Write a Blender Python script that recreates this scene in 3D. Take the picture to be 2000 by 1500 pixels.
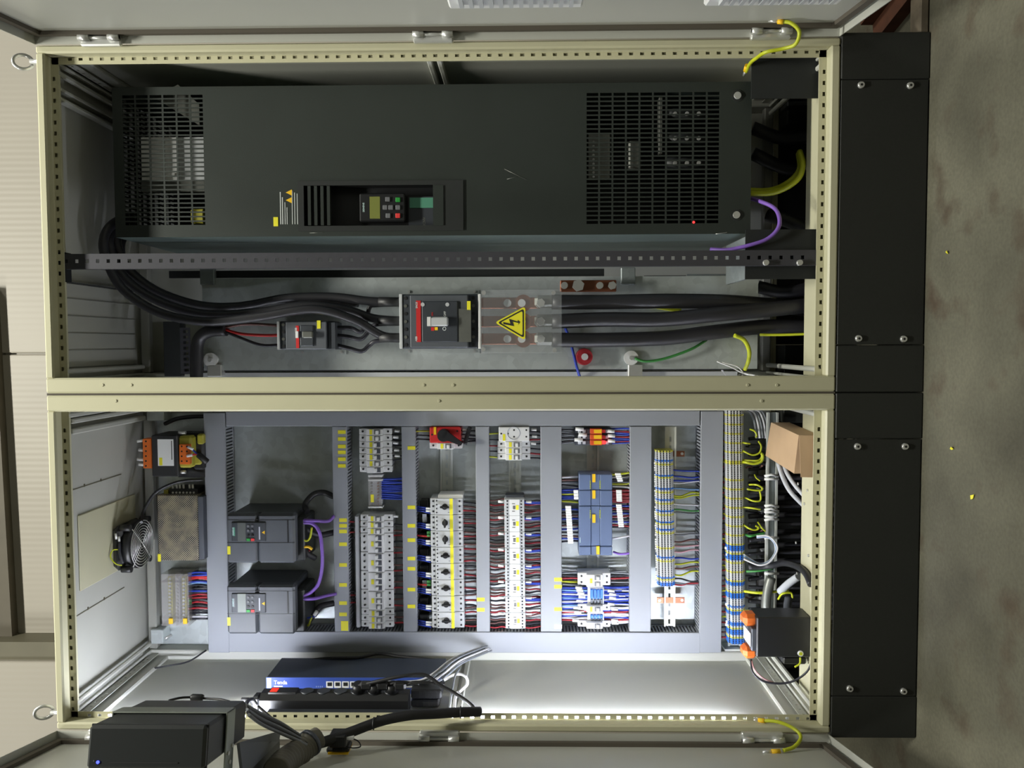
import bpy, bmesh, math, random
from mathutils import Vector, Matrix
rnd = random.Random(11)
for o in list(bpy.data.objects): bpy.data.objects.remove(o)
sc = bpy.context.scene
COL = sc.collection
# ------------------------------------------------------------------ camera (phone held on its side: picture-left is up)
CAMP = Vector((0.11441, -1.88813, 0.90903)); FPX = 1600.0
RR = Vector((-0.00353728, 0.01747456, -0.99984105))      # picture right
RD = Vector((-0.99879486, -0.04900668, 0.00267707))      # picture down
RF = Vector((-0.04895211, 0.99864558, 0.01762686))       # into the picture
cd = bpy.data.cameras.new('camera'); cam = bpy.data.objects.new('camera', cd); COL.objects.link(cam)
cd.sensor_width = 36; cd.lens = 36 * FPX / 2000; cd.clip_start = .02; cd.clip_end = 60
m3 = Matrix((RR, -RD, -RF)).transposed()
cam.matrix_world = Matrix.Translation(CAMP) @ m3.to_4x4()
sc.camera = cam
# ------------------------------------------------------------------ world, hall lamps, exposure
w = bpy.data.worlds.new('hall_air'); sc.world = w; w.use_nodes = True
w.node_tree.nodes['Background'].inputs[0].default_value = (.95, 1.0, .86, 1)
w.node_tree.nodes['Background'].inputs[1].default_value = .035
def area(name, loc, size, power, col, target):
    l = bpy.data.lights.new(name, 'AREA'); l.shape = 'RECTANGLE'; l.size, l.size_y = size; l.energy = power; l.color = col
    o = bpy.data.objects.new(name, l); COL.objects.link(o); o.location = loc
    o.rotation_euler = (Vector(target) - Vector(loc)).to_track_quat('-Z', 'Y').to_euler()
    return o
for nm_, lx, pw in (('hall_lamp_left_offscreen', -3.0, 95), ('hall_lamp_middle_offscreen', .15, 210), ('hall_lamp_right_offscreen', 3.3, 95)):
    area(nm_, (lx, -1.35, 4.8), (1.2, .25), pw, (1, .985, .89), (lx, -1.35, 0))
sc.view_settings.view_transform = 'Standard'; sc.view_settings.look = 'None'
sc.view_settings.gamma = 1; sc.view_settings.use_curve_mapping = False
sc.view_settings.exposure = 0.0
# ------------------------------------------------------------------ helpers
def P(px, py, Y):
    d = RR * ((px - 1000) / FPX) + RD * ((py - 750) / FPX) + RF
    return CAMP + d * ((Y - CAMP.y) / d.y)
def rect(x0, y0, x1, y1, Y):
    mx, my = (x0 + x1) / 2, (y0 + y1) / 2
    return P(mx, y1, Y).x, P(mx, y0, Y).x, P(x1, my, Y).z, P(x0, my, Y).z
def lin(c):
    return tuple(((v / 255 + .055) / 1.055) ** 2.4 if v > 10 else v / 255 / 12.92 for v in c) + (1,)
MATS = {}
def mat(name, rgb, rough=.5, metal=0., var=.0, scale=40., bump=0., emit=0., alpha=1., trans=0., bscale=None, coat=0., vor=False, stretch=None):
    m = bpy.data.materials.new(name); m.use_nodes = True; nt = m.node_tree; b = nt.nodes['Principled BSDF']
    b.inputs['Roughness'].default_value = rough; b.inputs['Metallic'].default_value = metal
    c = lin(rgb); b.inputs['Base Color'].default_value = c
    if trans: b.inputs['Transmission Weight'].default_value = trans; b.inputs['IOR'].default_value = 1.3
    if alpha < 1: b.inputs['Alpha'].default_value = alpha
    if coat: b.inputs['Coat Weight'].default_value = coat
    if emit:
        b.inputs['Emission Color'].default_value = c; b.inputs['Emission Strength'].default_value = emit
    if var or bump:
        tc = nt.nodes.new('ShaderNodeTexCoord'); co = tc.outputs['Object']
        if stretch:
            mp = nt.nodes.new('ShaderNodeMapping'); mp.inputs['Scale'].default_value = stretch
            nt.links.new(co, mp.inputs[0]); co = mp.outputs[0]
        if vor:
            n = nt.nodes.new('ShaderNodeTexVoronoi'); n.inputs['Scale'].default_value = scale; fac = n.outputs['Color']
        else:
            n = nt.nodes.new('ShaderNodeTexNoise'); n.inputs['Scale'].default_value = scale; n.inputs['Detail'].default_value = 5; fac = n.outputs[0]
        nt.links.new(co, n.inputs['Vector'])
        if var:
            r = nt.nodes.new('ShaderNodeMapRange'); r.inputs['To Min'].default_value = 1 - var; r.inputs['To Max'].default_value = 1 + var
            if not vor: r.inputs['From Min'].default_value = .3; r.inputs['From Max'].default_value = .7
            nt.links.new(fac, r.inputs[0])
            mx = nt.nodes.new('ShaderNodeVectorMath'); mx.operation = 'SCALE'; mx.inputs[0].default_value = c[:3]
            nt.links.new(r.outputs[0], mx.inputs['Scale']); nt.links.new(mx.outputs[0], b.inputs['Base Color'])
        if bump:
            n2 = nt.nodes.new('ShaderNodeTexNoise'); n2.inputs['Scale'].default_value = bscale or scale; nt.links.new(co, n2.inputs['Vector'])
            bp = nt.nodes.new('ShaderNodeBump'); bp.inputs['Strength'].default_value = bump; bp.inputs['Distance'].default_value = .002
            nt.links.new(n2.outputs[0], bp.inputs['Height']); nt.links.new(bp.outputs[0], b.inputs['Normal'])
    MATS[name] = m
    return name
class MB:
    def __init__(s): s.v = []; s.f = []; s.m = []; s.s = []
    def face(s, idx, m=0, sm=False): s.f.append(idx); s.m.append(m); s.s.append(sm)
    def box(s, x0, x1, y0, y1, z0, z1, m=0):
        n = len(s.v)
        s.v += [(x, y, z) for x in (x0, x1) for y in (y0, y1) for z in (z0, z1)]
        for q in ((0, 1, 3, 2), (4, 6, 7, 5), (0, 4, 5, 1), (2, 3, 7, 6), (0, 2, 6, 4), (1, 5, 7, 3)): s.face([n + i for i in q], m)
        return s
    def cbox(s, x0, x1, y0, y1, z0, z1, c=.002, m=0):
        n = len(s.v); lo = (min(x0, x1), min(y0, y1), min(z0, z1)); hi = (max(x0, x1), max(y0, y1), max(z0, z1))
        c = min(c, *(abs(hi[i] - lo[i]) * .45 for i in range(3))); idx = {}
        for sx in (0, 1):
            for sy in (0, 1):
                for sz in (0, 1):
                    for ax in range(3):
                        p = []
                        for i, sg in enumerate((sx, sy, sz)):
                            e = hi[i] if sg else lo[i]
                            if i != ax: e += -c if sg else c
                            p.append(e)
                        idx[sx, sy, sz, ax] = len(s.v); s.v.append(tuple(p))
        for ax in range(3):
            a, b = (ax + 1) % 3, (ax + 2) % 3
            for sg in (0, 1):
                q = []
                for u, v in ((0, 0), (1, 0), (1, 1), (0, 1)):
                    k = [0, 0, 0]; k[ax] = sg; k[a] = u; k[b] = v; q.append(idx[k[0], k[1], k[2], ax])
                s.face(q, m)
            for u in (0, 1):
                for v in (0, 1):
                    k0 = [0, 0, 0]; k0[a] = u; k0[b] = v; k1 = list(k0); k1[ax] = 1
                    s.face([idx[(*k0, a)], idx[(*k1, a)], idx[(*k1, b)], idx[(*k0, b)]], m)
        for k in [(x, y, z) for x in (0, 1) for y in (0, 1) for z in (0, 1)]:
            s.face([idx[(*k, 0)], idx[(*k, 1)], idx[(*k, 2)]], m)
        return s
    def pbox(s, x0, y0, x1, y1, Yf, Yb, m=0, c=0):
        X0, X1, Z0, Z1 = rect(x0, y0, x1, y1, Yf)
        return s.cbox(X0, X1, Yf, Yb, Z0, Z1, c, m) if c else s.box(X0, X1, Yf, Yb, Z0, Z1, m)
    def cyl(s, a, b, r, n=12, m=0, r2=None, caps=True):
        a, b = Vector(a), Vector(b); d = (b - a).normalized(); u = d.orthogonal().normalized(); w_ = d.cross(u); k = len(s.v); r2 = r if r2 is None else r2
        for p, q in ((a, r), (b, r2)):
            for i in range(n):
                t = 2 * math.pi * i / n; s.v.append(tuple(p + (u * math.cos(t) + w_ * math.sin(t)) * q))
        for i in range(n):
            j = (i + 1) % n; s.face([k + i, k + j, k + n + j, k + n + i], m, True)
        if caps: s.face([k + i for i in range(n)], m); s.face([k + n + i for i in range(n)], m)
        return s
    def tube(s, pts, r, n=7, m=0, closed=False, rs=None):
        pts = [Vector(p) for p in pts]; k = len(s.v); N = len(pts); u = None
        for i, p in enumerate(pts):
            if closed: d = pts[(i + 1) % N] - pts[i - 1]
            else: d = pts[min(i + 1, N - 1)] - pts[max(i - 1, 0)]
            d.normalize()
            u = d.orthogonal() if u is None else u - d * u.dot(d)
            if u.length < 1e-6: u = d.orthogonal()
            u.normalize(); w_ = d.cross(u); q = rs[i] if rs else r
            for j in range(n):
                t = 2 * math.pi * j / n; s.v.append(tuple(p + (u * math.cos(t) + w_ * math.sin(t)) * q))
        for i in range(N if closed else N - 1):
            a, b = k + i * n, k + ((i + 1) % N) * n
            for j in range(n):
                jj = (j + 1) % n; s.face([a + j, a + jj, b + jj, b + j], m, True)
        if not closed: s.face([k + j for j in range(n)], m); s.face([k + (N - 1) * n + j for j in range(n)], m)
        return s
    def ring(s, c, nrm, R, r, n=24, k=8, m=0):
        c = Vector(c); nrm = Vector(nrm).normalized(); u = nrm.orthogonal().normalized(); v = nrm.cross(u)
        return s.tube([c + (u * math.cos(t) + v * math.sin(t)) * R for t in (2 * math.pi * i / n for i in range(n))], r, k, m, True)
    def prism(s, pts, ext, m=0):
        n = len(s.v); N = len(pts); e = Vector(ext)
        s.v += [tuple(p) for p in pts] + [tuple(Vector(p) + e) for p in pts]
        s.face(list(range(n, n + N)), m); s.face(list(range(n + N, n + 2 * N)), m)
        for i in range(N):
            j = (i + 1) % N; s.face([n + i, n + j, n + N + j, n + N + i], m)
        return s
    def perf(s, o, u, v, us, vs, t, m=0, skip=None):
        """sheet with rectangular holes; us / vs: list of breaks along u / v, odd cells in both are holes; t = thickness vector"""
        o, u, v, t = Vector(o), Vector(u), Vector(v), Vector(t); n = len(s.v); A, B = len(us), len(vs)
        for off in (Vector((0, 0, 0)), t):
            for a in us:
                for b in vs: s.v.append(tuple(o + u * a + v * b + off))
        hole = lambda i, j: 0 <= i < A - 1 and 0 <= j < B - 1 and i % 2 == 1 and j % 2 == 1
        sol = lambda i, j: 0 <= i < A - 1 and 0 <= j < B - 1 and not hole(i, j)
        L = A * B
        for i in range(A - 1):
            for j in range(B - 1):
                if hole(i, j): continue
                q = [n + i * B + j, n + (i + 1) * B + j, n + (i + 1) * B + j + 1, n + i * B + j + 1]
                s.face(q, m); s.face([x + L for x in q], m)
        for i in range(A):
            for j in range(B - 1):
                if sol(i, j) != sol(i - 1, j):
                    a, b = n + i * B + j, n + i * B + j + 1; s.face([a, b, b + L, a + L], m)
        for i in range(A - 1):
            for j in range(B):
                if sol(i, j) != sol(i, j - 1):
                    a, b = n + i * B + j, n + (i + 1) * B + j; s.face([a, b, b + L, a + L], m)
        return s
    def mesh(s, name, mats, org=Vector((0, 0, 0))):
        me = bpy.data.meshes.new(name)
        me.from_pydata([(x - org[0], y - org[1], z - org[2]) for x, y, z in s.v], [], s.f)
        for k in mats: me.materials.append(MATS[k])
        me.polygons.foreach_set('material_index', s.m); me.polygons.foreach_set('use_smooth', s.s)
        bm = bmesh.new(); bm.from_mesh(me); bmesh.ops.recalc_face_normals(bm, faces=bm.faces); bm.to_mesh(me); bm.free()
        return me
def breaks(n, pitch, hole, start, total):
    """0, hole edges ..., total"""
    r = [0.]
    for i in range(n): r += [start + i * pitch, start + i * pitch + hole]
    return r + [total]
ORG = {}
def _ml(m): return [m] if isinstance(m, str) else list(m)
def thing(name, label, cat, loc, group=None, rot=None):
    o = bpy.data.objects.new(name, None); o.empty_display_size = .02; COL.objects.link(o); o.location = loc
    o['label'] = label; o['category'] = cat
    if group: o['group'] = group
    if rot: o.rotation_euler = rot
    ORG[o.name] = Vector((0, 0, 0)) if rot else Vector(loc)
    return o
def part(mb, name, mats, parent, label=None):
    org = ORG[parent.name]
    o = bpy.data.objects.new(name, mb.mesh(name, _ml(mats), org)); COL.objects.link(o); o.parent = parent; ORG[o.name] = org
    if label: o['label'] = label
    return o
def solo(mb, name, mats, label, cat, group=None):
    xs = [v[0] for v in mb.v]; ys = [v[1] for v in mb.v]; zs = [v[2] for v in mb.v]
    loc = Vector(((min(xs) + max(xs)) / 2, (min(ys) + max(ys)) / 2, min(zs)))
    o = bpy.data.objects.new(name, mb.mesh(name, _ml(mats), loc)); COL.objects.link(o); o.location = loc
    o['label'] = label; o['category'] = cat
    if group: o['group'] = group
    ORG[o.name] = loc
    return o
def struct(mb, name, mats):
    o = bpy.data.objects.new(name, mb.mesh(name, _ml(mats))); COL.objects.link(o); o['kind'] = 'structure'; ORG[o.name] = Vector((0, 0, 0))
    return o
def dup(root, loc, label=None):
    r = root.copy(); COL.objects.link(r); r.location = loc
    if label: r['label'] = label
    for ch in root.children:
        c = ch.copy(); COL.objects.link(c); c.parent = r
        for g in ch.children:
            d = g.copy(); COL.objects.link(d); d.parent = c
    return r
def spline(pts, k=6):
    pts = [Vector(p) for p in pts]; out = []
    q = [pts[0] * 2 - pts[1]] + pts + [pts[-1] * 2 - pts[-2]]
    for i in range(1, len(q) - 2):
        a, b, c, d = q[i - 1:i + 3]
        for j in range(k):
            t = j / k
            out.append(.5 * ((2 * b) + (c - a) * t + (2 * a - 5 * b + 4 * c - d) * t * t + (3 * b - a - 3 * c + d) * t ** 3))
    return out + [pts[-1]]
def wire(name, px, r, m, label, cat='wire', group=None, n=6, k=5):
    """px: list of (px, py, Y)"""
    mb = MB().tube(spline([P(*p) for p in px], k), r, n)
    return solo(mb, name, m, label, cat, group)
def text(body, name, m, parent, o, xdir, ydir, width=None, height=None, ext=.0002):
    """flat lettering on a face; o = lower left corner in world, xdir = reading direction, ydir = up of the letters"""
    cu = bpy.data.curves.new(name, 'FONT'); cu.body = body; cu.size = 1; cu.extrude = 0; cu.offset = .022
    tmp = bpy.data.objects.new(name, cu); COL.objects.link(tmp)
    dg = bpy.context.evaluated_depsgraph_get(); dg.update()
    me = bpy.data.meshes.new_from_object(tmp.evaluated_get(dg)); bpy.data.objects.remove(tmp)
    xs = [v.co.x for v in me.vertices]; ys = [v.co.y for v in me.vertices]
    sx = width / (max(xs) - min(xs)) if width else None; sy = height / (max(ys) - min(ys)) if height else None
    sx = sx or sy; sy = sy or sx
    X, Yv = Vector(xdir).normalized(), Vector(ydir).normalized(); org = Vector(o) - ORG[parent.name]; x0, y0 = min(xs), min(ys)
    for v in me.vertices: v.co = org + X * ((v.co.x - x0) * sx) + Yv * ((v.co.y - y0) * sy)
    me.materials.clear(); me.materials.append(MATS[m])
    ob = bpy.data.objects.new(name, me); COL.objects.link(ob); ob.parent = parent; ORG[ob.name] = ORG[parent.name]
    return ob
UP = Vector((0, 0, 1)); RIGHT = Vector((1, 0, 0)); IN = Vector((0, 1, 0))
# ------------------------------------------------------------------ materials
mat('cream', (198, 195, 165), .45, var=.03, scale=6, bump=.05, bscale=300)
mat('door_paint', (186, 187, 178), .4, var=.02, scale=4, bump=.05, bscale=300)
mat('inner_paint', (186, 187, 178), .5, var=.03, scale=5, bump=.04, bscale=300)
mat('side_paint', (186, 187, 178), .5, var=.03, scale=4, bump=.04, bscale=300)
mat('galv', (198, 205, 204), .38, .45, var=.10, scale=55, vor=True, bump=.05, bscale=60)
mat('galv_dull', (150, 158, 160), .45, .4, var=.10, scale=60, vor=True)
mat('zinc', (214, 215, 212), .3, .6, var=.03, scale=60)
mat('rail_zinc', (210, 214, 208), .35, .3, var=.03, scale=60)
mat('rail_white', (222, 224, 214), .45, .1)
mat('plinth', (38, 40, 37), .55, var=.08, scale=200, bump=.25, bscale=900)
mat('rail_black', (72, 72, 78), .45, .2, var=.04, scale=80)
mat('black_steel', (40, 43, 44), .5, .1, var=.06, scale=30)
mat('drive_grey', (44, 50, 46), .5, .1, var=.05, scale=9, bump=.1, bscale=500)
mat('drive_side', (116, 132, 129), .42, .6, var=.14, scale=14, stretch=(1, 1, .15))
mat('drive_dark', (40, 43, 42), .5, var=.04, scale=30)
mat('inverter', (84, 88, 94), .48, var=.03, scale=30)
mat('inverter_dark', (58, 62, 68), .45)
mat('black_plastic', (28, 29, 31), .42)
mat('black_rubber', (26, 26, 28), .5, var=.1, scale=40)
mat('cable_black', (38, 38, 42), .45)
mat('duct', (146, 150, 156), .5, var=.015, scale=8)
mat('duct_dark', (120, 124, 132), .55)
mat('white_plastic', (226, 227, 226), .4)
mat('white2', (214, 215, 213), .4)
mat('lightgrey', (190, 193, 195), .45)
mat('tag_white', (240, 241, 240), .5)
mat('tag_grey', (196, 200, 208), .5)
mat('yellow_label', (238, 230, 52), .5)
mat('yellow_deep', (245, 196, 30), .5)
mat('print', (40, 40, 40), .6)
mat('print_white', (205, 210, 208), .6)
mat('screw_dark', (24, 24, 26), .6)
mat('red', (196, 44, 44), .45)
mat('red_wire', (150, 34, 44), .45)
mat('brown_wire', (104, 70, 66), .45)
mat('black_wire', (36, 36, 44), .45)
mat('blue_wire', (36, 62, 168), .45)
mat('lightblue_wire', (120, 160, 205), .45)
mat('white_wire', (214, 214, 220), .45)
mat('pink_wire', (205, 160, 168), .45)
mat('grey_wire', (120, 124, 130), .45)
mat('violet', (132, 96, 190), .42)
mat('violet_dim', (110, 84, 150), .45)
mat('yg', (188, 196, 40), .42)
mat('green', (56, 128, 60), .45)
mat('orange', (226, 112, 40), .45)
mat('orange_red', (214, 82, 40), .45)
mat('plc', (92, 108, 140), .42)
mat('plc_light', (118, 134, 168), .42)
mat('coil', (170, 164, 58), .5)
mat('core', (40, 40, 42), .5, var=.1, scale=200, stretch=(1, 1, 30))
mat('term_grey', (178, 181, 184), .45)
mat('term_white', (222, 222, 220), .45)
mat('term_yellow', (206, 202, 80), .45)
mat('term_blue', (40, 110, 205), .45)
mat('copper', (150, 96, 72), .35, .7, var=.1, scale=30)
mat('clear', (225, 230, 232), .08, alpha=.08)
mat('clear_dim', (200, 196, 192), .15, alpha=.2)
mat('glass_screw', (220, 220, 215), .12, .3, alpha=.75)
mat('psu_mesh', (120, 116, 104), .4, .6, var=.35, scale=70)
mat('psu_grey', (88, 92, 100), .5, .4)
mat('switch_body', (36, 44, 58), .45, var=.03, scale=20)
mat('switch_blue', (58, 84, 170), .4)
mat('switch_light', (138, 156, 206), .4)
mat('pc_black', (40, 43, 43), .4, var=.06, scale=60, stretch=(1, 1, 20))
mat('pc_strap', (150, 156, 148), .4, .7, var=.05, scale=20)
mat('cardboard', (188, 158, 124), .75, var=.05, scale=12)
mat('cardboard_dark', (158, 122, 82), .75, var=.05, scale=12)
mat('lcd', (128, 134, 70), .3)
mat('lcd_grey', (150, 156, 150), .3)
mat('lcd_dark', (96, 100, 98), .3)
mat('key_grey', (110, 112, 116), .5)
mat('key_green', (40, 150, 60), .5)
mat('key_red', (225, 60, 60), .5)
mat('teal_label', (86, 150, 124), .5)
mat('logo', (196, 224, 222), .5)
mat('led_red', (255, 40, 40), .5, emit=4)
mat('led_blue', (60, 70, 255), .5, emit=4)
mat('lamp_glow', (235, 239, 255), .5, emit=160)
mat('switch_glow', (255, 60, 40), .4, emit=.6)
mat('gasket', (86, 80, 70), .8)
mat('conduit', (96, 93, 82), .55)
mat('rust', (96, 58, 40), .8, var=.3, scale=20)
mat('timber', (116, 106, 90), .8, var=.3, scale=25)
mat('dark_gap', (20, 21, 20), .8)
mat('dim_metal', (120, 122, 116), .4, .5, var=.1, scale=40)
mat('rail_paint', (150, 150, 142), .5, .1)
# ------------------------------------------------------------------ setting: floor and hall wall
def floor_mat():
    m = bpy.data.materials.new('concrete'); m.use_nodes = True; nt = m.node_tree; b = nt.nodes['Principled BSDF']; L = nt.links.new
    b.inputs['Roughness'].default_value = .75
    tc = nt.nodes.new('ShaderNodeTexCoord')
    def noise(s, d=6): n = nt.nodes.new('ShaderNodeTexNoise'); n.inputs['Scale'].default_value = s; n.inputs['Detail'].default_value = d; L(tc.outputs['Object'], n.inputs['Vector']); return n.outputs[0]
    r1 = nt.nodes.new('ShaderNodeValToRGB'); L(noise(3.2), r1.inputs[0])
    e = r1.color_ramp.elements; e[0].position = .3; e[0].color = lin((68, 66, 54)); e[1].position = .68; e[1].color = lin((106, 104, 88))
    r2 = nt.nodes.new('ShaderNodeValToRGB'); L(noise(7, 3), r2.inputs[0]); e = r2.color_ramp.elements
    e[0].position = .56; e[0].color = (0, 0, 0, 1); e[1].position = .75; e[1].color = (1, 1, 1, 1)
    mx = nt.nodes.new('ShaderNodeMix'); mx.data_type = 'RGBA'; L(r2.outputs[0], mx.inputs[0]); L(r1.outputs[0], mx.inputs[6]); mx.inputs[7].default_value = lin((72, 60, 46))
    r3 = nt.nodes.new('ShaderNodeMapRange'); L(noise(120, 3), r3.inputs[0]); r3.inputs['From Min'].default_value = .3; r3.inputs['From Max'].default_value = .7; r3.inputs['To Min'].default_value = .86; r3.inputs['To Max'].default_value = 1.12
    sc_ = nt.nodes.new('ShaderNodeVectorMath'); sc_.operation = 'SCALE'; L(mx.outputs[2], sc_.inputs[0]); L(r3.outputs[0], sc_.inputs['Scale']); L(sc_.outputs[0], b.inputs['Base Color'])
    bp = nt.nodes.new('ShaderNodeBump'); bp.inputs['Strength'].default_value = .25; bp.inputs['Distance'].default_value = .004; L(noise(60), bp.inputs['Height']); L(bp.outputs[0], b.inputs['Normal'])
    MATS['concrete'] = m
floor_mat()
def wall_mat():
    m = bpy.data.materials.new('wall_sheet'); m.use_nodes = True; nt = m.node_tree; b = nt.nodes['Principled BSDF']; L = nt.links.new
    b.inputs['Roughness'].default_value = .5
    tc = nt.nodes.new('ShaderNodeTexCoord'); wv = nt.nodes.new('ShaderNodeTexWave'); wv.wave_type = 'BANDS'; wv.bands_direction = 'X'; wv.inputs['Scale'].default_value = 14; wv.inputs['Distortion'].default_value = 0
    L(tc.outputs['Object'], wv.inputs['Vector'])
    bp = nt.nodes.new('ShaderNodeBump'); bp.inputs['Strength'].default_value = .14; bp.inputs['Distance'].default_value = .003; L(wv.outputs[0], bp.inputs['Height']); L(bp.outputs[0], b.inputs['Normal'])
    n = nt.nodes.new('ShaderNodeTexNoise'); n.inputs['Scale'].default_value = 2.5; L(tc.outputs['Object'], n.inputs['Vector'])
    r = nt.nodes.new('ShaderNodeValToRGB'); L(n.outputs[0], r.inputs[0]); e = r.color_ramp.elements; e[0].color = lin((160, 154, 142)); e[1].color = lin((172, 166, 153)); L(r.outputs[0], b.inputs['Base Color'])
    MATS['wall_sheet'] = m
wall_mat()
struct(MB().box(-6, 6, -6, 4, -.1, 0), 'floor', 'concrete')
YW = 1.25
wb = struct(MB().box(-6, 6, YW + .02, YW + .1, 0, 6), 'wall_back', 'wall_sheet')
xs_seam = [6, 3.2, 1.32, P(60, 691, YW).x, P(60, 1256, YW).x]
for a, b in zip(xs_seam[:-1], xs_seam[1:]):
    part(MB().cbox(b + .003, a - .003, YW, YW + .03, 0, 6, .004), 'panel', 'wall_sheet', wb)
xp1 = P(60, 1291, YW - .12).x
for a, b in ((xp1, xp1 - 1.15), (xp1 - 1.15, -6)):
    part(MB().cbox(b + .003, a - .003, YW - .12, YW + .02, 0, 6, .004), 'panel', 'wall_sheet', wb)
mat('post_paint', (104, 100, 82), .6, var=.06, scale=10)
mat('beam_paint', (92, 86, 72), .6, var=.1, scale=10)
struct(MB().box(P(60, 1292, YW - .1).x, P(60, 1254, YW - .1).x, YW - .1, YW + .02, 0, 6), 'trim_1', 'post_paint')
a = P(-16, 560, YW - .04); b = P(24, 1252, YW - .04)
struct(MB().prism([a, b, b + UP * .6, a + UP * .6], (0, .06, 0)), 'trim_2', 'beam_paint')
# ------------------------------------------------------------------ cabinets
ZT, ZB, DEP = 2.03, .2, .5
YM = .47                     # mounting plate, left cabinet
YR = .30                     # mounting plate, right cabinet
FB = .030                    # depth of the frame return
def flange_long(mb, o, u, v, L, W, t, hole=.0065, hy=(.004, .0105)):
    n = int((L - .03) / .025)
    mb.perf(o, u, v, breaks(n, .025, hole + .003, .015, L), [0, hy[0], hy[1], W], t)
    k = MB()
    return mb
def cabinet(s, label):
    x0, x1 = (.0025, .8) if s > 0 else (-.8, -.0025)
    t = thing('electrical_cabinet', label, 'cabinet', ((x0 + x1) / 2, DEP / 2, ZB), 'the two steel enclosures side by side')
    wl, wr = (.036, .018) if s > 0 else (.018, .038)       # face width of left / right post
    ft, fb = .020, .022
    mb = MB()
    mb.cbox(x0, x0 + wl, 0, FB, ZB, ZT, .004); mb.cbox(x1 - wr, x1, 0, FB, ZB, ZT, .004)
    part(mb, 'front_post', 'cream', t)
    mb = MB().cbox(x0 + wl - .002, x1 - wr + .002, .0002, FB, ZT - ft, ZT, .004); part(mb, 'front_top_rail', 'cream', t)
    mb = MB().cbox(x0 + wl - .002, x1 - wr + .002, .0002, FB, ZB, ZB + fb, .004); part(mb, 'front_bottom_rail', 'cream', t)
    # perforated flanges behind the front rim
    ix0, ix1, iz0, iz1 = x0 + wl, x1 - wr, ZB + fb, ZT - ft
    part(flange_long(MB(), (ix0, FB, iz1 + .003), RIGHT, -UP, ix1 - ix0, .019, (0, .0015, 0)), 'perforated_flange', 'cream', t)
    part(flange_long(MB(), (ix0, FB, iz0 - .003), RIGHT, UP, ix1 - ix0, .019, (0, .0015, 0)), 'perforated_flange', 'cream', t)
    if s > 0: part(flange_long(MB(), (ix1 + .003, FB, iz0), UP, -RIGHT, iz1 - iz0, .019, (0, .0015, 0)), 'perforated_flange', 'cream', t)
    else: part(flange_long(MB(), (ix0 - .003, FB, iz0), UP, RIGHT, iz1 - iz0, .0165, (0, .0015, 0), hole=.0055), 'perforated_flange', 'cream', t)
    # the hollow of the frame profile behind the perforated flanges
    def channel(x0_, x1_, z0_, z1_, along_x):
        m_ = MB().box(x0_, x1_, FB + .0115, FB + .013, z0_, z1_)
        if along_x: m_.box(x0_, x1_, FB + .0016, FB + .0115, z0_, z0_ + .0015); m_.box(x0_, x1_, FB + .0016, FB + .0115, z1_ - .0015, z1_)
        else: m_.box(x0_, x0_ + .0015, FB + .0016, FB + .0115, z0_, z1_); m_.box(x1_ - .0015, x1_, FB + .0016, FB + .0115, z0_, z1_)
        part(m_, 'frame_profile', 'cream', t)
    channel(ix0, ix1, iz1 - .0125, iz1 + .003, True); channel(ix0, ix1, iz0 - .003, iz0 + .0125, True)
    if s > 0: channel(ix1 - .0125, ix1 + .003, iz0, iz1, False)
    # skins
    part(MB().box(x0, x1, FB, DEP, ZT - .006, ZT), 'roof', 'inner_paint', t)
    part(MB().box(x0, x1, DEP - .004, DEP, ZB, ZT - .006), 'back_panel', 'side_paint', t)
    if s > 0: part(MB().box(x1 - .004, x1, FB, DEP - .004, ZB, ZT - .006), 'side_panel', 'side_paint', t)
    else: part(MB().box(x0, x0 + .004, FB, DEP - .004, ZB, ZT - .006), 'side_panel', 'side_paint', t)
    part(MB().box(x0, x1, FB, .185, ZB, ZB + .012), 'gland_plate', 'cream', t)
    part(MB().box(x0, x1, .455, DEP - .004, ZB, ZB + .012), 'gland_plate', 'cream', t)
    # rear frame
    for xa, xb in ((x0 + .004, x0 + .032), (x1 - .032, x1 - .004)):
        part(MB().cbox(xa, xb, .425, DEP - .004, ZB + .012, ZT - .006, .003), 'rear_post', 'inner_paint', t)
    part(MB().cbox(x0 + .032, x1 - .032, .435, .46, ZT - .045, ZT - .02, .003), 'rear_top_rail', 'rail_paint', t)
    part(MB().cbox(x0 + .032, x1 - .032, .435, .46, ZB + .02, ZB + .045, .003), 'rear_bottom_rail', 'rail_paint', t)
    # depth rails at top and bottom corners of both sides
    for sx, xe in ((1, x0 + .004), (-1, x1 - .004)):
        for zc, sg in ((ZT - .022, -1), (ZB + .024, 1)):
            f = lambda a, b: (min(xe + sx * a, xe + sx * b), max(xe + sx * a, xe + sx * b))
            part(MB().cbox(*f(.040, .052), FB + .002, .43, min(zc, zc + sg * .012), max(zc, zc + sg * .012), .003), 'depth_rail', 'inner_paint', t)
            part(MB().cbox(*f(.022, .029), FB + .002, .43, min(zc, zc + sg * .012), max(zc, zc + sg * .012), .002), 'depth_rail', 'inner_paint', t)
            part(flange_long(MB(), (xe + sx * .020, FB + .002, zc + sg * .014), IN, UP * sg, .39, .02, (-.0015 * sx, 0, 0), hole=.003), 'perforated_rail', 'inner_paint', t)
            part(MB().cbox(*f(.0, .012), FB + .002, .43, min(zc, zc + sg * .06), max(zc, zc + sg * .06), .003), 'depth_rail', 'inner_paint', t)
    # plugs on the middle posts
    ys = 752 if s > 0 else 783
    for px in ((200, 256, 827, 885, 1460, 1517) if s > 0 else (226, 857, 1487)):
        p = P(px, ys, 0); part(MB().cyl(p + IN * .002, p - IN * .0015, .0042, 12, r2=.003), 'plug', 'cream', t)
    return t
CR = cabinet(1, 'cream steel cabinet holding the tall dark drive, open door with vents')
CL = cabinet(-1, 'cream steel cabinet crowded with breakers, ducts and terminals, lit from inside')
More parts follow.
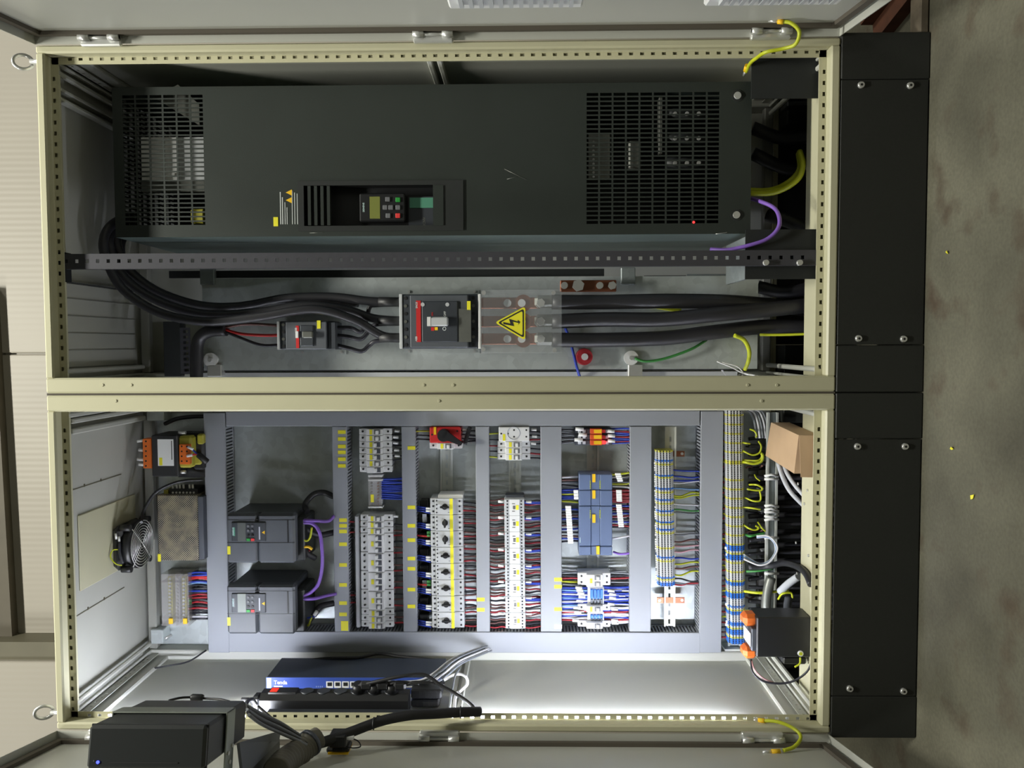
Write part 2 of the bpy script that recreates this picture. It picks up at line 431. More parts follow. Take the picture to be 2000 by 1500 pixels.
# eye bolts on the roof
for cab_, (px, py) in ((CR, (45, 121)), (CL, (86, 1391))):
    p = P(px, py, .045); c = Vector((p.x, .045, p.z))
    mb = MB().ring(c, (.5 if cab_ is CR else -.5, -1, -.5), .0205, .0042, 32, 8)
    mb.cyl((p.x, .045, ZT), (p.x, .045, p.z - .018), .006, 12); mb.cyl((p.x, .045, ZT - .0005), (p.x, .045, ZT + .006), .011, 16)
    part(mb, 'eye_bolt', 'zinc', cab_)
# details of the left ceiling and side
for q in ((200, 942, .2), (215, 1176, .2)):
    x = P(*q).x; part(MB().box(x - .001, x + .001, .06, .33, ZT - .0072, ZT - .006), 'roof_seam', 'post_paint', CL)
    for y in (.14, .22): part(MB().box(x - .0015, x + .006, y, y + .004, ZT - .0076, ZT - .006), 'roof_clip', 'post_paint', CL)
X0 = P(200, 1000, .15).x; X1 = P(200, 1145, .15).x
part(MB().cbox(X1, X0, .105, .40, ZT - .010, ZT - .006, .002), 'fan_plate', 'cream', CL)
for xa, xb in ((-.074, -.062), (-.10, -.086)): part(MB().cbox(xa, xb, FB + .022, .43, ZT - .034, ZT - .008, .003), 'depth_rail', 'inner_paint', CL)
part(MB().box(-.0024, .0024, .004, .030, ZB, ZT), 'gap_light_stop', 'gasket', CL)  # added strip, blocks light leaking through the gap between the cabinets
for i in range(7):      # thin strips under the right-hand roof, running front to back
    x = .06 + i * .042
    part(MB().box(x, x + .002, .06, .43, ZT - .0085, ZT - .006), 'roof_strip', 'rail_paint', CR)
for xa in (.690, .712): part(MB().cbox(xa, xa + .008, .05, .43, ZT - .03, ZT - .008, .002), 'roof_bar', 'inner_paint', CR)
# side stiffener of the right-hand side wall
z = P(858, 120, .2).z
for dz in (-.018, .006):
    part(MB().cbox(.782, .796, FB + .002, .43, z + dz, z + dz + .012, .002), 'depth_rail', 'inner_paint', CR)
# mounting plates
X0, X1, Z0, Z1 = rect(312, 806, 1478, 1262, YM)
part(MB().box(X0, X1, YM + .0008, YM + .003, Z0, Z1), 'mounting_plate', 'galv', CL)
X0, X1, Z0, Z1 = rect(396, 541, 1480, 722, YR)
part(MB().box(X0, X1, YR + .0008, YR + .003, Z0, Z1), 'mounting_plate', 'galv', CR)
# dark rails at the two long edges of the right-hand plate
part(MB().pbox(372, 716, 1440, 724, YR + .01, YR + .03), 'plate_rail', 'rail_black', CR)
part(MB().pbox(372, 727, 1440, 736, YR + .015, YR + .03), 'plate_rail', 'lightgrey', CR)
part(MB().pbox(330, 527, 1180, 541, YR + .02, YR + .03), 'plate_rail', 'black_steel', CR)
for px in (410, 1233):
    part(MB().pbox(px - 6, 712, px + 22, 736, YR - .012, YR + .02, c=.002), 'plate_clamp', 'zinc', CR)
    part(MB().pbox(px - 20, 522, px + 8, 556, YR - .008, YR + .01, c=.002), 'plate_clamp', 'galv_dull', CR)
# tall slotted black post of the right-hand cabinet, and the sheet brackets at its foot
X0, X1, Z0, Z1 = rect(116, 492, 1596, 522, .035)
n = int((Z1 - Z0 - .02) / .025)
part(MB().perf((X0, .035, Z1), -UP, RIGHT, breaks(n, .025, .008, .012, Z1 - Z0), [0, (X1 - X0) * .40, (X1 - X0) * .64, X1 - X0], (0, .002, 0)), 'slotted_post', 'rail_black', CR)
part(MB().box(X1 - .002, X1, .037, .06, Z0, Z1), 'slotted_post', 'rail_black', CR)
part(MB().box(X0, X0 + .002, .037, .05, Z0, Z1), 'slotted_post', 'rail_black', CR)
# depth angle under the ceiling at the post, slotted
part(MB().perf((X0 - .03, .04, Z1 - .012), IN, UP, breaks(15, .025, .008, .012, .39), [0, .006, .012, .02], (.002, 0, 0)), 'slotted_rail', 'black_steel', CR)
part(MB().box(X0 - .03, X1 + .004, .036, .06, Z1 - .014, Z1 + .004), 'post_bracket', 'black_steel', CR)
part(MB().pbox(1456, 448, 1597, 545, .06, .064), 'foot_bracket', 'black_steel', CR)
part(MB().pbox(1456, 462, 1462, 545, .062, .25), 'foot_bracket', 'galv_dull', CR)
part(MB().pbox(1468, 96, 1607, 192, .06, .064), 'foot_bracket', 'black_steel', CR)
for (px, py) in ((1496, 513), (1562, 513)):
    p = P(px, py, .03); part(MB().cyl(p + IN * .012, p - IN * .004, .0065, 14), 'bolt', 'zinc', CR)
# slotted angle and wiring duct behind the plate
part(MB().pbox(320, 628, 352, 735, .40, .44), 'rear_rail', 'black_steel', CR)
X0, X1, Z0, Z1 = rect(352, 640, 372, 730, .40)
part(MB().perf((X0, .40, Z0), RIGHT, UP, breaks(8, .0155, .008, .006, X1 - X0), [0, .006, .02, Z1 - Z0], (0, .002, 0)), 'rear_rail', 'rail_black', CR)
part(MB().pbox(1258, 538, 1340, 556, .36, .40), 'rear_rail', 'black_steel', CR)
part(MB().pbox(1342, 535, 1456, 570, .34, .345), 'cover_sheet', 'galv_dull', CR)
# ------------------------------------------------------------------ doors
def door(s, ang, cabt):
    W = .792; H0, H1 = ZB + .004, ZT - .002; R = .026; hx = .8 * s
    sg = -s      # along the leaf, away from the hinge, when closed
    e = MB()
    bx = lambda mb, a, b, y0, y1, z0, z1, m=0: mb.box(min(sg * a, sg * b), max(sg * a, sg * b), y0, y1, z0, z1, m)
    bx(e, 0, W, -R, -R + .002, H0, H1); bx(e, 0, .002, -R, 0, H0, H1); bx(e, W - .002, W, -R, 0, H0, H1)
    bx(e, 0, W, -R, 0, H0, H0 + .002); bx(e, 0, W, -R, 0, H1 - .002, H1)
    me = e.mesh('door', ['door_paint'], Vector((0, 0, 0)))
    o = bpy.data.objects.new('door', me); COL.objects.link(o); o.parent = cabt
    o.location = Vector((hx, -.003, 0)) - ORG[cabt.name]; o.rotation_euler = (0, 0, math.radians(ang) * s); ORG[o.name] = Vector((0, 0, 0))
    g = MB(); y0, y1 = -R + .002, -R + .011
    bx(g, .008, .024, y0, y1, H0 + .01, H1 - .01); bx(g, W - .024, W - .008, y0, y1, H0 + .01, H1 - .01)
    bx(g, .024, W - .024, y0, y1, H0 + .01, H0 + .026); bx(g, .024, W - .024, y0, y1, H1 - .026, H1 - .01)
    part(g, 'gasket', 'gasket', o)
    for a in (W - .13,):
        f = MB(); bx(f, a, a + .02, -R + .002, -R + .022, H0 + .12, H1 - .12); part(f, 'door_stiffener', 'door_paint', o)
    return o
DR = door(1, 84.0, CR); DL = door(-1, 78.5, CL)
# ventilation filters in the right door (their frames and slats)
for zc in (P(1010, 70, 0).z, P(1440, 70, 0).z):
    mb = MB(); mb.cbox(-.53, -.25, -.026, .004, zc - .13, zc + .13, .004)
    f = part(mb, 'filter_frame', 'white_plastic', DR)
    for i in range(12): part(MB().box(-.50, -.28, .004, .012, zc - .11 + i * .019, zc - .102 + i * .019), 'slat', 'lightgrey', f)
# hinges
def hinge(cabt, px0, px1, py, s):
    a, b = P(px0, py, -.004), P(px1, py, -.004); z1, z0 = a.z, b.z; x = (.8 + .002) * s; h = z1 - z0
    mb = MB()
    mb.cbox(x - .010, x + .010, -.016, -.003, z0, z1, .003)
    for za, zb in ((z0, z0 + h * .27), (z1 - h * .27, z1)):
        mb.cyl((x + .006 * s, -.02, za), (x + .006 * s, -.02, zb), .0085, 14)
        mb.cbox(min(x, x + .02 * s), max(x, x + .02 * s), -.024, -.014, za, zb, .002)
    mb.cyl((x + .006 * s, -.02, z0), (x + .006 * s, -.02, z1), .004, 10)
    part(mb, 'hinge', 'zinc', cabt)
for a, b in ((161, 240), (808, 886), (1464, 1542)): hinge(CR, a, b, 78, 1)
for a, b in ((176, 256), (820, 898), (1446, 1528)): hinge(CL, a, b, 1440, -1)
# ------------------------------------------------------------------ plinths
def plinth(s, y0, ya, yb, y1, bolts, label):
    X0 = (-.81 if s < 0 else .001); X1 = (.81 if s > 0 else -.001)
    t = thing('cabinet_plinth', label, 'plinth', ((X0 + X1) / 2, .25, 0), 'dark plinths under the cabinets')
    xa, xb = P(1730, ya, 0).x, P(1730, yb, 0).x
    for a, b in ((xa + .0015, X1), (X0, xb - .0015)):
        part(MB().cbox(a, b, 0, .12, .001, ZB - .001, .002), 'corner_piece', 'plinth', t)
        part(MB().cbox(a, b, DEP - .12, DEP, .001, ZB - .001, .002), 'corner_piece', 'plinth', t)
    part(MB().cbox(xb, xa, .001, .004, .003, ZB - .002, .001), 'front_panel', 'plinth', t)
    part(MB().cbox(xb, xa, DEP - .004, DEP - .001, .003, ZB - .002, .001), 'back_panel', 'plinth', t)
    for sx in (X0 + .002, X1 - .005): part(MB().box(sx, sx + .003, .12, DEP - .12, .003, ZB - .002), 'side_panel', 'plinth', t)
    for p in bolts:
        q = P(*p, 0); b = part(MB().cyl(q + IN * .002, q - IN * .004, .0085, 18, r2=.0065), 'bolt', 'zinc', t)
        part(MB().cyl(q - IN * .004, q - IN * .0043, .003, 6), 'hex_socket', 'screw_dark', b)
plinth(1, 60, 155, 673, 767, ((1682, 166), (1778, 167), (1677, 661), (1765, 662)), 'dark plinth under the cabinet with the tall drive')
plinth(-1, 770, 858, 1360, 1448, ((1675, 872), (1768, 872), (1660, 1345), (1765, 1350)), 'dark plinth under the cabinet crowded with breakers')
# ------------------------------------------------------------------ strip lamp behind the left front post
for za, zb, lb in ((1.10, .385, 'white glowing strip lamp upright behind the perforated front post'), (1.944, 1.54, 'short white strip lamp behind the front post above the power strip')):
    t = thing('strip_lamp', lb, 'lamp', (-.786, .045, zb))
    part(MB().cbox(-.7955, -.7925, .034, .060, zb, za, .001), 'housing', 'white_plastic', t)
    part(MB().cyl((-.7862, .0415, zb + .012), (-.7862, .0415, za - .012), .0058, 12), 'tube', 'lamp_glow', t)
    for z in (zb, za - .012): part(MB().cbox(-.793, -.780, .035, .048, z, z + .012, .002), 'end_cap', 'white_plastic', t)
# ================================================================== RIGHT CABINET
# ------------------------------------------------------------------ the tall drive
DY = .10
X0, X1, Z0, Z1 = rect(222, 165, 1467, 460, DY)
t = thing('frequency_converter', 'tall dark grey drive with perforated ends and a keypad window', 'drive', ((X0 + X1) / 2, DY + .18, Z0))
def gr(x0, y0, x1, y1): return rect(x0, y0, x1, y1, DY)
ua0, ua1, uz0, uz1 = gr(240, 184, 400, 441)           # upper grille
la0, la1, lz0, lz1 = gr(1144, 179, 1406, 438)         # lower grille
wx0, wx1, wz0, wz1 = gr(594, 362, 846, 441)           # window recess
mb = MB(); T = .0025
mb.box(X0, X1, DY, DY + T, uz1, Z1); mb.box(X0, X1, DY, DY + T, Z0, lz0)
for a0, a1, z0, z1 in ((ua0, ua1, uz0, uz1), (la0, la1, lz0, lz1), (wx0, wx1, wz0, wz1)):
    mb.box(X0, a0, DY, DY + T, z0, z1); mb.box(a1, X1, DY, DY + T, z0, z1)
mb.box(X0, X1, DY, DY + T, lz1, wz0); mb.box(X0, X1, DY, DY + T, wz1, uz0)
front = part(mb, 'front_cover', 'drive_grey', t)
def grille(a0, a1, z0, z1, nc, nr):
    pz, pxx = (z1 - z0) / nc, (a1 - a0) / nr
    return MB().perf((a0, DY, z0), UP, RIGHT, breaks(nc, pz, pz * .87, pz * .065, z1 - z0), breaks(nr, pxx, pxx * .68, pxx * .16, a1 - a0), (0, .002, 0))
part(grille(ua0, ua1, uz0, uz1, 6, 29), 'grille', 'drive_grey', t)
part(grille(la0, la1, lz0, lz1, 10, 29), 'grille', 'drive_grey', t)
part(MB().box(X0, X0 + .002, DY + T, .455, Z0, Z1), 'side_cover', 'drive_side', t)
part(MB().box(X1 - .002, X1, DY + T, .455, Z0, Z1), 'side_cover', 'drive_side', t)
n = 7
part(MB().perf((X0 + .002, DY + T, Z1), RIGHT, IN, breaks(28, (X1 - X0 - .02) / 28, .008, .01, X1 - X0 - .004), breaks(10, .033, .024, .01, .35), (0, 0, -.002)), 'top_grille', 'drive_grey', t)
part(MB().box(X0, X1, .455, .458, Z0, Z1), 'back_sheet', 'drive_dark', t)
part(MB().box(X0 + .002, X1 - .002, DY + .045, .455, lz1 + .01, uz0 - .01), 'inner_housing', 'drive_dark', t)
part(MB().box(X0 + .002, X1 - .002, DY + T, .45, Z0, Z0 + .002), 'bottom_sheet', 'black_steel', t)
# things seen through the upper grille: pale plate, sloping brace, small terminal
part(MB().pbox(276, 268, 345, 352, DY + .022, DY + .03), 'fan_plate', 'white_plastic', t)
part(MB().pbox(345, 268, 399, 352, DY + .03, DY + .04), 'fan_plate', 'lightgrey', t)
part(MB().pbox(276, 352, 399, 374, DY + .03, DY + .05), 'fan_plate', 'dim_metal', t)
a, b = P(300, 190, DY + .025), P(390, 245, DY + .025)
part(MB().prism([a, b, b + Vector((.05, 0, -.0)), a + Vector((.03, 0, -.06))], (0, .02, 0)), 'brace', 'dim_metal', t)
part(MB().pbox(372, 408, 398, 436, DY + .03, DY + .05, c=.003), 'terminal', 'coil', t)
for q in ((290, 341), (341, 341)):
    p = P(*q, DY + .022); part(MB().cyl(p, p - IN * .008, .004, 10), 'screw', 'zinc', t)
# seen through the lower grille: terminal row, transformer, lugs
part(MB().pbox(1148, 260, 1192, 350, DY + .02, DY + .05, c=.002), 'terminal_row', 'dim_metal', t)
for i in range(9):
    p = P(1159, 278 + i * 8.5, DY + .02); part(MB().cyl(p, p - IN * .004, .003, 8), 'screw', 'zinc', t)
part(MB().pbox(1228, 274, 1252, 330, DY + .02, DY + .06, c=.004), 'current_sensor', 'dim_metal', t)
part(MB().pbox(1287, 190, 1294, 300, DY + .025, DY + .05, c=.001), 'busbar', 'dim_metal', t)
for py in (222, 270, 318):
    mb = MB(); c0 = P(1300, py, DY + .045); mb.cyl(c0, P(1400, py + 3, DY + .045), .014, 12); part(mb, 'cable_lug', 'black_steel', t)
    for px in (1318, 1341, 1364):
        p = P(px, py + 1, DY + .03); part(MB().cyl(p, p - IN * .006, .005, 10), 'nut', 'zinc', t)
p = P(1355, 434, DY - .001); part(MB().cyl(p + IN * .002, p, .0028, 10), 'indicator', 'led_red', t, 'red glowing indicator')
# keypad window: louvre, recess, keypad, teal card
rec = MB(); RD_ = .035
rec.box(wx0, wx1, DY + RD_, DY + RD_ + .002, wz0, wz1)
rec.box(wx0 - .002, wx0, DY, DY + RD_, wz0, wz1); rec.box(wx1, wx1 + .002, DY, DY + RD_, wz0, wz1)
rec.box(wx0, wx1, DY, DY + RD_, wz0 - .002, wz0); rec.box(wx0, wx1, DY, DY + RD_, wz1, wz1 + .002)
part(rec, 'keypad_recess', 'black_plastic', t)
for i in range(4):
    part(MB().pbox(601 + i * 12.5, 363, 607 + i * 12.5, 440, DY - .002, DY + .012), 'louvre_slat', 'drive_grey', t)
fr = MB(); fx0, fx1, fz0, fz1 = gr(582, 353, 905, 451)
for q in ((fx0, wx0, fz0, fz1), (wx1, fx1, fz0, fz1), (wx0, wx1, fz0, wz0), (wx0, wx1, wz1, fz1)): fr.box(q[0], q[1], DY - .003, DY, q[2], q[3])
part(fr, 'window_frame', 'drive_dark', t)
kp = part(MB().pbox(702, 377, 791, 433, DY + .006, DY + .03, c=.003), 'keypad', 'black_plastic', t)
part(MB().pbox(722, 384, 742, 427, DY + .0055, DY + .01), 'display', 'lcd', kp)
def tx(body, px0, py0, py1, Y, m, parent, name='lettering'):
    """upright lettering: reads from picture bottom to picture top"""
    a, b = P(px0, py1, Y), P(px0, py0, Y)
    return text(body, name, m, parent, Vector((a.x, Y, a.z)), RIGHT, UP, width=b.x - a.x)
tx('SIEMENS', 712, 396, 414, DY + .0054, 'logo', kp)
for px, py, m in ((757, 389, 'key_grey'), (752, 405, 'key_grey'), (763, 405, 'key_grey'), (758, 421, 'key_grey'), (777, 390, 'key_green'), (777, 405, 'key_grey'), (777, 421, 'key_red')):
    part(MB().pbox(px - 4.6, py - 4.6, px + 4.6, py + 4.6, DY + .003, DY + .01, c=.001), 'key', m, kp)
part(MB().pbox(798, 384, 846, 440, DY + .024, DY + .034), 'option_card', 'inverter_dark', t)
part(MB().pbox(800, 386, 846, 406, DY + .022, DY + .026), 'card_label', 'teal_label', t)
tx('ICNV', 831, 424, 440, DY + .0235, 'dim_metal', t)
part(MB().pbox(846, 362, 866, 440, DY - .005, DY), 'window_frame', 'drive_grey', t)
# printed warnings and yellow tag
for px, w_, ya, yb in ((547, 2.6, 375, 438), (551, 2.6, 385, 438), (556, 2, 395, 438), (560, 2, 405, 438), (570, 2, 372, 438), (575, 2, 376, 438), (580, 2, 378, 438)):
    part(MB().pbox(px, ya, px + w_ * .7, yb, DY - .0006, DY), 'warning_print', 'print_white', t)
for py in (376, 391):
    a, b, c = P(558, py, DY - .0007), P(570, py - 6, DY - .0007), P(570, py + 6, DY - .0007)
    part(MB().prism([a, b, c], (0, .0005, 0)), 'warning_triangle', 'yellow_deep', t)
part(MB().pbox(534, 424, 543, 442, DY - .001, DY), 'tag', 'yellow_label', t)
for p_ in ((1440, 187), (1438, 420)):
    q = P(*p_, DY); b = part(MB().cyl(q + IN * .002, q - IN * .004, .0085, 16), 'bolt', 'zinc', t); part(MB().cyl(q + IN * .0005, q - IN * .0012, .014, 20), 'washer', 'drive_dark', t)
# scratched paint on the edge
for a, b in (((1398, 457), (1420, 454)), ((605, 455), (632, 454)), ((985, 330), (1030, 352)), ((990, 350), (1010, 345))):
    part(MB().tube([P(*a, DY - .0002), P(*b, DY - .0002)], .0006, 5), 'scratch', 'zinc' if a[0] == 1398 else 'dim_metal', t)
# dark crossing plate below the drive
# ------------------------------------------------------------------ moulded case breakers
def mccb(x0, y0, x1, y1, Yf, Yb, name, label, big):
    X0, X1, Z0, Z1 = rect(x0, y0, x1, y1, Yf)
    t = thing(name, label, 'circuit breaker', ((X0 + X1) / 2, Yb, Z0))
    h = Z1 - Z0; w_ = X1 - X0
    part(MB().cbox(X0, X1, Yf + .012, Yb, Z0, Z1, .003), 'case', 'inverter_dark', t)
    part(MB().cbox(X0 + w_ * .02, X1 - w_ * .02, Yf, Yf + .014, Z0 + h * .13, Z1 - h * .13, .002), 'front_cover', 'inverter', t)
    for zz in (Z0 + h * .065, Z1 - h * .065):
        for i in range(7 if big else 4):
            xx = X0 + w_ * ((i + .5) / (7 if big else 4))
            part(MB().cyl((xx, Yf + .0125, zz), (xx, Yf + .0105, zz), .0042, 10), 'terminal_screw', 'screw_dark' if i % 2 == 0 else 'dim_metal', t)
    return t, X0, X1, Z0, Z1
t, X0, X1, Z0, Z1 = mccb(781, 574, 934, 681, YR - .115, YR - .0022, 'moulded_case_breaker', 'big grey breaker with a red stripe above the transparent cover', True)
Yf = YR - .115
part(MB().pbox(813, 587, 822, 668, Yf - .001, Yf + .002), 'red_stripe', 'red', t)
tx('ABB', 815, 657, 667, Yf - .0013, 'print_white', t); tx('SACE', 815.5, 590, 602, Yf - .0013, 'print_white', t)
part(MB().pbox(824, 588, 894, 668, Yf - .004, Yf + .002, c=.002), 'toggle_plate', 'inverter_dark', t)
tg = part(MB().pbox(834, 619, 875, 637, Yf - .018, Yf, c=.003), 'toggle', 'lightgrey', t)
part(MB().pbox(834, 619, 841, 637, Yf - .0185, Yf - .017), 'toggle_tip', 'white_plastic', tg)
tx('ON', 846, 610, 617, Yf - .0045, 'red', t); tx('OFF', 871, 608, 618, Yf - .0045, 'print_white', t)
part(MB().pbox(842, 639, 848, 646, Yf - .005, Yf), 'flag', 'red', t); part(MB().pbox(849, 639, 855, 645, Yf - .005, Yf), 'flag', 'yellow_deep', t)
part(MB().ring(P(868, 642, Yf - .004), (0, 1, 0), .004, .0008, 16, 6), 'off_mark', 'print_white', t)
for q in ((826, 595), (874, 595)):
    p = P(*q, Yf); part(MB().cyl(p, p - IN * .005, .005, 14), 'screw', 'lightgrey', t)
part(MB().pbox(896, 603, 920, 668, Yf - .003, Yf), 'rating_plate', 'dim_metal', t)
part(MB().pbox(912, 588, 919, 605, Yf - .004, Yf - .002), 'tag', 'yellow_label', t)
part(MB().pbox(780, 574, 786, 681, Yf + .01, YR - .0022, c=.001), 'terminal_shroud', 'lightgrey', t)
part(MB().pbox(934, 574, 939, 681, Yf + .004, YR - .0022, c=.001), 'terminal_shroud', 'white_plastic', t)
t, X0, X1, Z0, Z1 = mccb(544, 627, 652, 683, YR - .08, YR - .0022, 'moulded_case_breaker', 'small grey breaker fed by red and black wires', False)
Yf = YR - .08
part(MB().pbox(578, 636, 584, 680, Yf - .001, Yf + .002), 'red_stripe', 'red', t)
tx('ABB', 580, 640, 650, Yf - .0013, 'print_white', t)
part(MB().pbox(586, 635, 612, 676, Yf - .004, Yf + .002, c=.002), 'toggle_plate', 'inverter_dark', t)
tg = part(MB().pbox(590, 647, 610, 660, Yf - .014, Yf, c=.002), 'toggle', 'dim_metal', t)
part(MB().pbox(577, 647, 582, 660, Yf - .008, Yf), 'toggle_tip', 'white_plastic', t)
part(MB().pbox(619, 626, 626, 642, Yf - .001, Yf + .001), 'tag', 'yellow_label', t)
part(MB().pbox(541, 627, 546, 683, Yf + .008, YR - .0022, c=.001), 'terminal_shroud', 'lightgrey', t)
part(MB().pbox(640, 629, 656, 683, Yf + .006, YR - .0022, c=.002), 'terminal_shroud', 'inverter_dark', t)
# backing plates and their screws
mats_ = (('breaker_plate', (786, 567, 936, 690), 'thin zinc plate behind the big breaker'), ('breaker_plate', (578, 620, 676, 692), 'thin zinc plate behind the small breaker'))
for nm, q, lb in mats_:
    t = thing(nm, lb, 'plate', P((q[0] + q[2]) / 2, (q[1] + q[3]) / 2, YR), 'zinc breaker plates')
    part(MB().pbox(*q, YR - .002, YR), 'sheet', 'galv', t)
    for px in (q[0] + 13, q[2] - 9):
        for py in (q[1] + 3, q[3] - 4):
            p = P(px, py, YR - .002); part(MB().cyl(p, p - IN * .003, .0035, 10), 'screw', 'zinc', t)
# ------------------------------------------------------------------ transparent cover with warning sign, copper bars, lugs
YC = YR - .11
X0, X1, Z0, Z1 = rect(939, 566, 1097, 690, YC)
t = thing('terminal_cover', 'transparent cover over copper bars with a yellow lightning sign', 'cover', ((X0 + X1) / 2, YR, Z0))
part(MB().box(X0, X1, YC, YC + .002, Z0, Z1), 'front_sheet', 'clear', t)
part(MB().box(X0, X0 + .002, YC + .002, YR, Z0, Z1), 'side_sheet', 'clear', t); part(MB().box(X1 - .002, X1, YC + .002, YR, Z0, Z1), 'side_sheet', 'clear', t)
for q in ((945, 572), (1081, 572), (944, 682), (1083, 684)):
    p = P(*q, YC); part(MB().cyl(p, p - IN * .005, .0055, 12), 'screw', 'zinc', t)
a = P(966, 630, YC - .001); b = P(1026, 598, YC - .001); c = P(1026, 665, YC - .001)
def rtri(a, b, c, k, rr, n=6):
    ctr = (a + b + c) / 3; pts = [ctr + (p - ctr) * k for p in (a, b, c)]; out = []
    for i in range(3):
        p, q, r = pts[i - 1], pts[i], pts[(i + 1) % 3]; u = (p - q).normalized(); v = (r - q).normalized()
        s_, e_ = q + u * rr, q + v * rr
        for j in range(n + 1):
            tt = j / n; out.append(s_ * (1 - tt) ** 2 + q * 2 * tt * (1 - tt) + e_ * tt * tt)
    return out
sg = part(MB().prism(rtri(a, b, c, 1, .010), (0, .0006, 0)), 'warning_sign', 'yellow_label', t, 'yellow triangle with a black lightning bolt')
up = Vector((0, -.0004, 0))
outer, inner = rtri(a, b, c, .86, .008), rtri(a, b, c, .73, .006)
mb = MB(); n0 = len(outer); mb.v = [tuple(p + up) for p in outer] + [tuple(p + up) for p in inner]
for i in range(n0): j = (i + 1) % n0; mb.face([i, j, n0 + j, n0 + i])
part(mb, 'black_border', 'print', sg)
bolt = [(983, 633), (1004, 637), (1001, 628), (1013, 631), (1012, 634), (1016, 629), (1011, 625), (1011, 628), (994, 623), (997, 632), (983, 629)]
part(MB().prism([P(x, y, YC - .0015) for x, y in bolt], (0, .0003, 0)), 'lightning_bolt', 'print', sg)
for i, py in enumerate((592, 628, 662)):
    t = thing('busbar', 'copper bar with a bolted cable lug under the transparent cover', 'busbar', P(1010, py, YR), 'copper bars under the transparent cover')
    part(MB().pbox(936, py - 11, 1056, py + 11, YR - .075, YR - .07, c=.002), 'bar', 'copper', t)
    p = P(1022, py, YR - .076); part(MB().cyl(p + IN * .004, p, .022, 24), 'disc', 'copper', t)
    for px in (991, 1019):
        p = P(px, py, YR - .077); part(MB().cyl(p + IN * .004, p - IN * .004, .010, 16), 'bolt', 'lightgrey', t)
    p = P(1056, py, YR - .08); part(MB().cyl(p + IN * .01, p - IN * .012, .013, 6, r2=.011), 'nut', 'zinc', t)
    part(MB().cbox(P(1060, py + 12, YR).x, P(1060, py - 12, YR).x, YR - .085, YR - .06, P(1084, py, YR - .08).z, P(1044, py, YR - .08).z, .008), 'lug', 'dim_metal', t)
# small copper bar with clear screws, right of the cover
t = thing('busbar', 'short copper bar with clear screw caps beside the thick cables', 'busbar', P(1150, 560, YR))
part(MB().pbox(1094, 547, 1204, 570, YR - .03, YR - .024, c=.002), 'bar', 'copper', t)
for px, r_ in ((1102, .009), (1129, .016), (1171, .009), (1195, .011)):
    p = P(px, 558, YR - .03); part(MB().cyl(p + IN * .002, p - IN * .014, r_, 6 if r_ > .01 else 12), 'cap_screw', 'zinc', t)
# standoff and washers
p = P(1142, 697, YR - .03)
t = thing('insulator', 'red round insulator with a bolt head on the zinc plate', 'insulator', p + IN * .03)
part(MB().cyl(p + IN * .03, p, .023, 24, r2=.021), 'body', 'red_wire', t); part(MB().cyl(p, p - IN * .004, .009, 16), 'bolt', 'lightgrey', t)
for q, lb in (((411, 703), 'white washer on the plate edge by the cable bend'), ((1233, 699), 'white washer on the plate edge beside the red insulator')):
    p = P(*q, YR - .012); t = thing('washer', lb, 'washer', p + IN * .012)
    part(MB().cyl(p + IN * .012, p, .019, 22), 'disc', 'white_plastic', t); part(MB().cyl(p, p - IN * .006, .006, 6), 'bolt', 'zinc', t)
# ------------------------------------------------------------------ heavy cables
cg = 'thick black cables leaving the transparent cover'
for i, pts in enumerate(([(1078, 590, YR - .07), (1180, 590, YR - .06), (1300, 588, YR - .07), (1420, 590, YR - .06), (1520, 598, YR - .02), (1596, 606, .28), (1625, 606, .36)],
                         [(1078, 628, YR - .07), (1180, 624, YR - .065), (1290, 624, YR - .07), (1400, 614, YR - .085), (1510, 604, .225), (1600, 594, .228), (1628, 590, .25)],
                         [(1078, 664, YR - .07), (1180, 664, YR - .06), (1300, 660, YR - .05), (1400, 648, YR - .05), (1500, 638, YR - .02), (1600, 640, .27), (1628, 642, .36)])):
    wire('power_cable', pts, .0195, 'cable_black', 'thick black cable running down from the transparent cover', 'cable', cg, 12, 6)
g2 = 'black cables arching from the big breaker to the drive'
for pts, r_ in (([(786, 590, .24), (720, 588, .24), (650, 580, .245), (560, 582, .245), (470, 598, .25), (390, 596, .25), (310, 570, .245), (255, 530, .225), (232, 490, .20), (229, 460, .20), (244, 444, .23), (262, 436, .27)], .0115),
                ([(786, 627, .24), (730, 622, .24), (680, 606, .235), (600, 596, .22), (500, 610, .215), (400, 614, .21), (310, 588, .215), (245, 545, .20), (218, 496, .18), (214, 464, .18), (230, 440, .21), (258, 428, .26)], .0115),
                ([(786, 660, .24), (745, 655, .24), (690, 624, .21), (610, 604, .19), (500, 620, .18), (400, 628, .175), (310, 610, .18), (240, 565, .17), (207, 505, .155), (203, 466, .155), (220, 438, .18), (256, 420, .25)], .0115),
                ([(700, 594, .275), (620, 586, .276), (520, 590, .279), (420, 600, .279), (330, 588, .273), (262, 548, .252), (240, 505, .228), (238, 474, .232), (250, 456, .262)], .009)):
    wire('power_cable', pts, r_, 'cable_black', 'black cable arching from the big breaker up to the drive', 'cable', g2, 10, 6)
for px, py in ((760, 590), (760, 627), (762, 660)):
    wire('heat_shrink', [(px - 20, py - 1, YR - .06), (px + 24, py, YR - .06)], .0125, 'black_rubber', 'black shrink sleeve where an arching cable enters the big breaker', 'sleeve', 'shrink sleeves at the big breaker', 10, 2)
g3 = 'thin black cables between the two breakers'
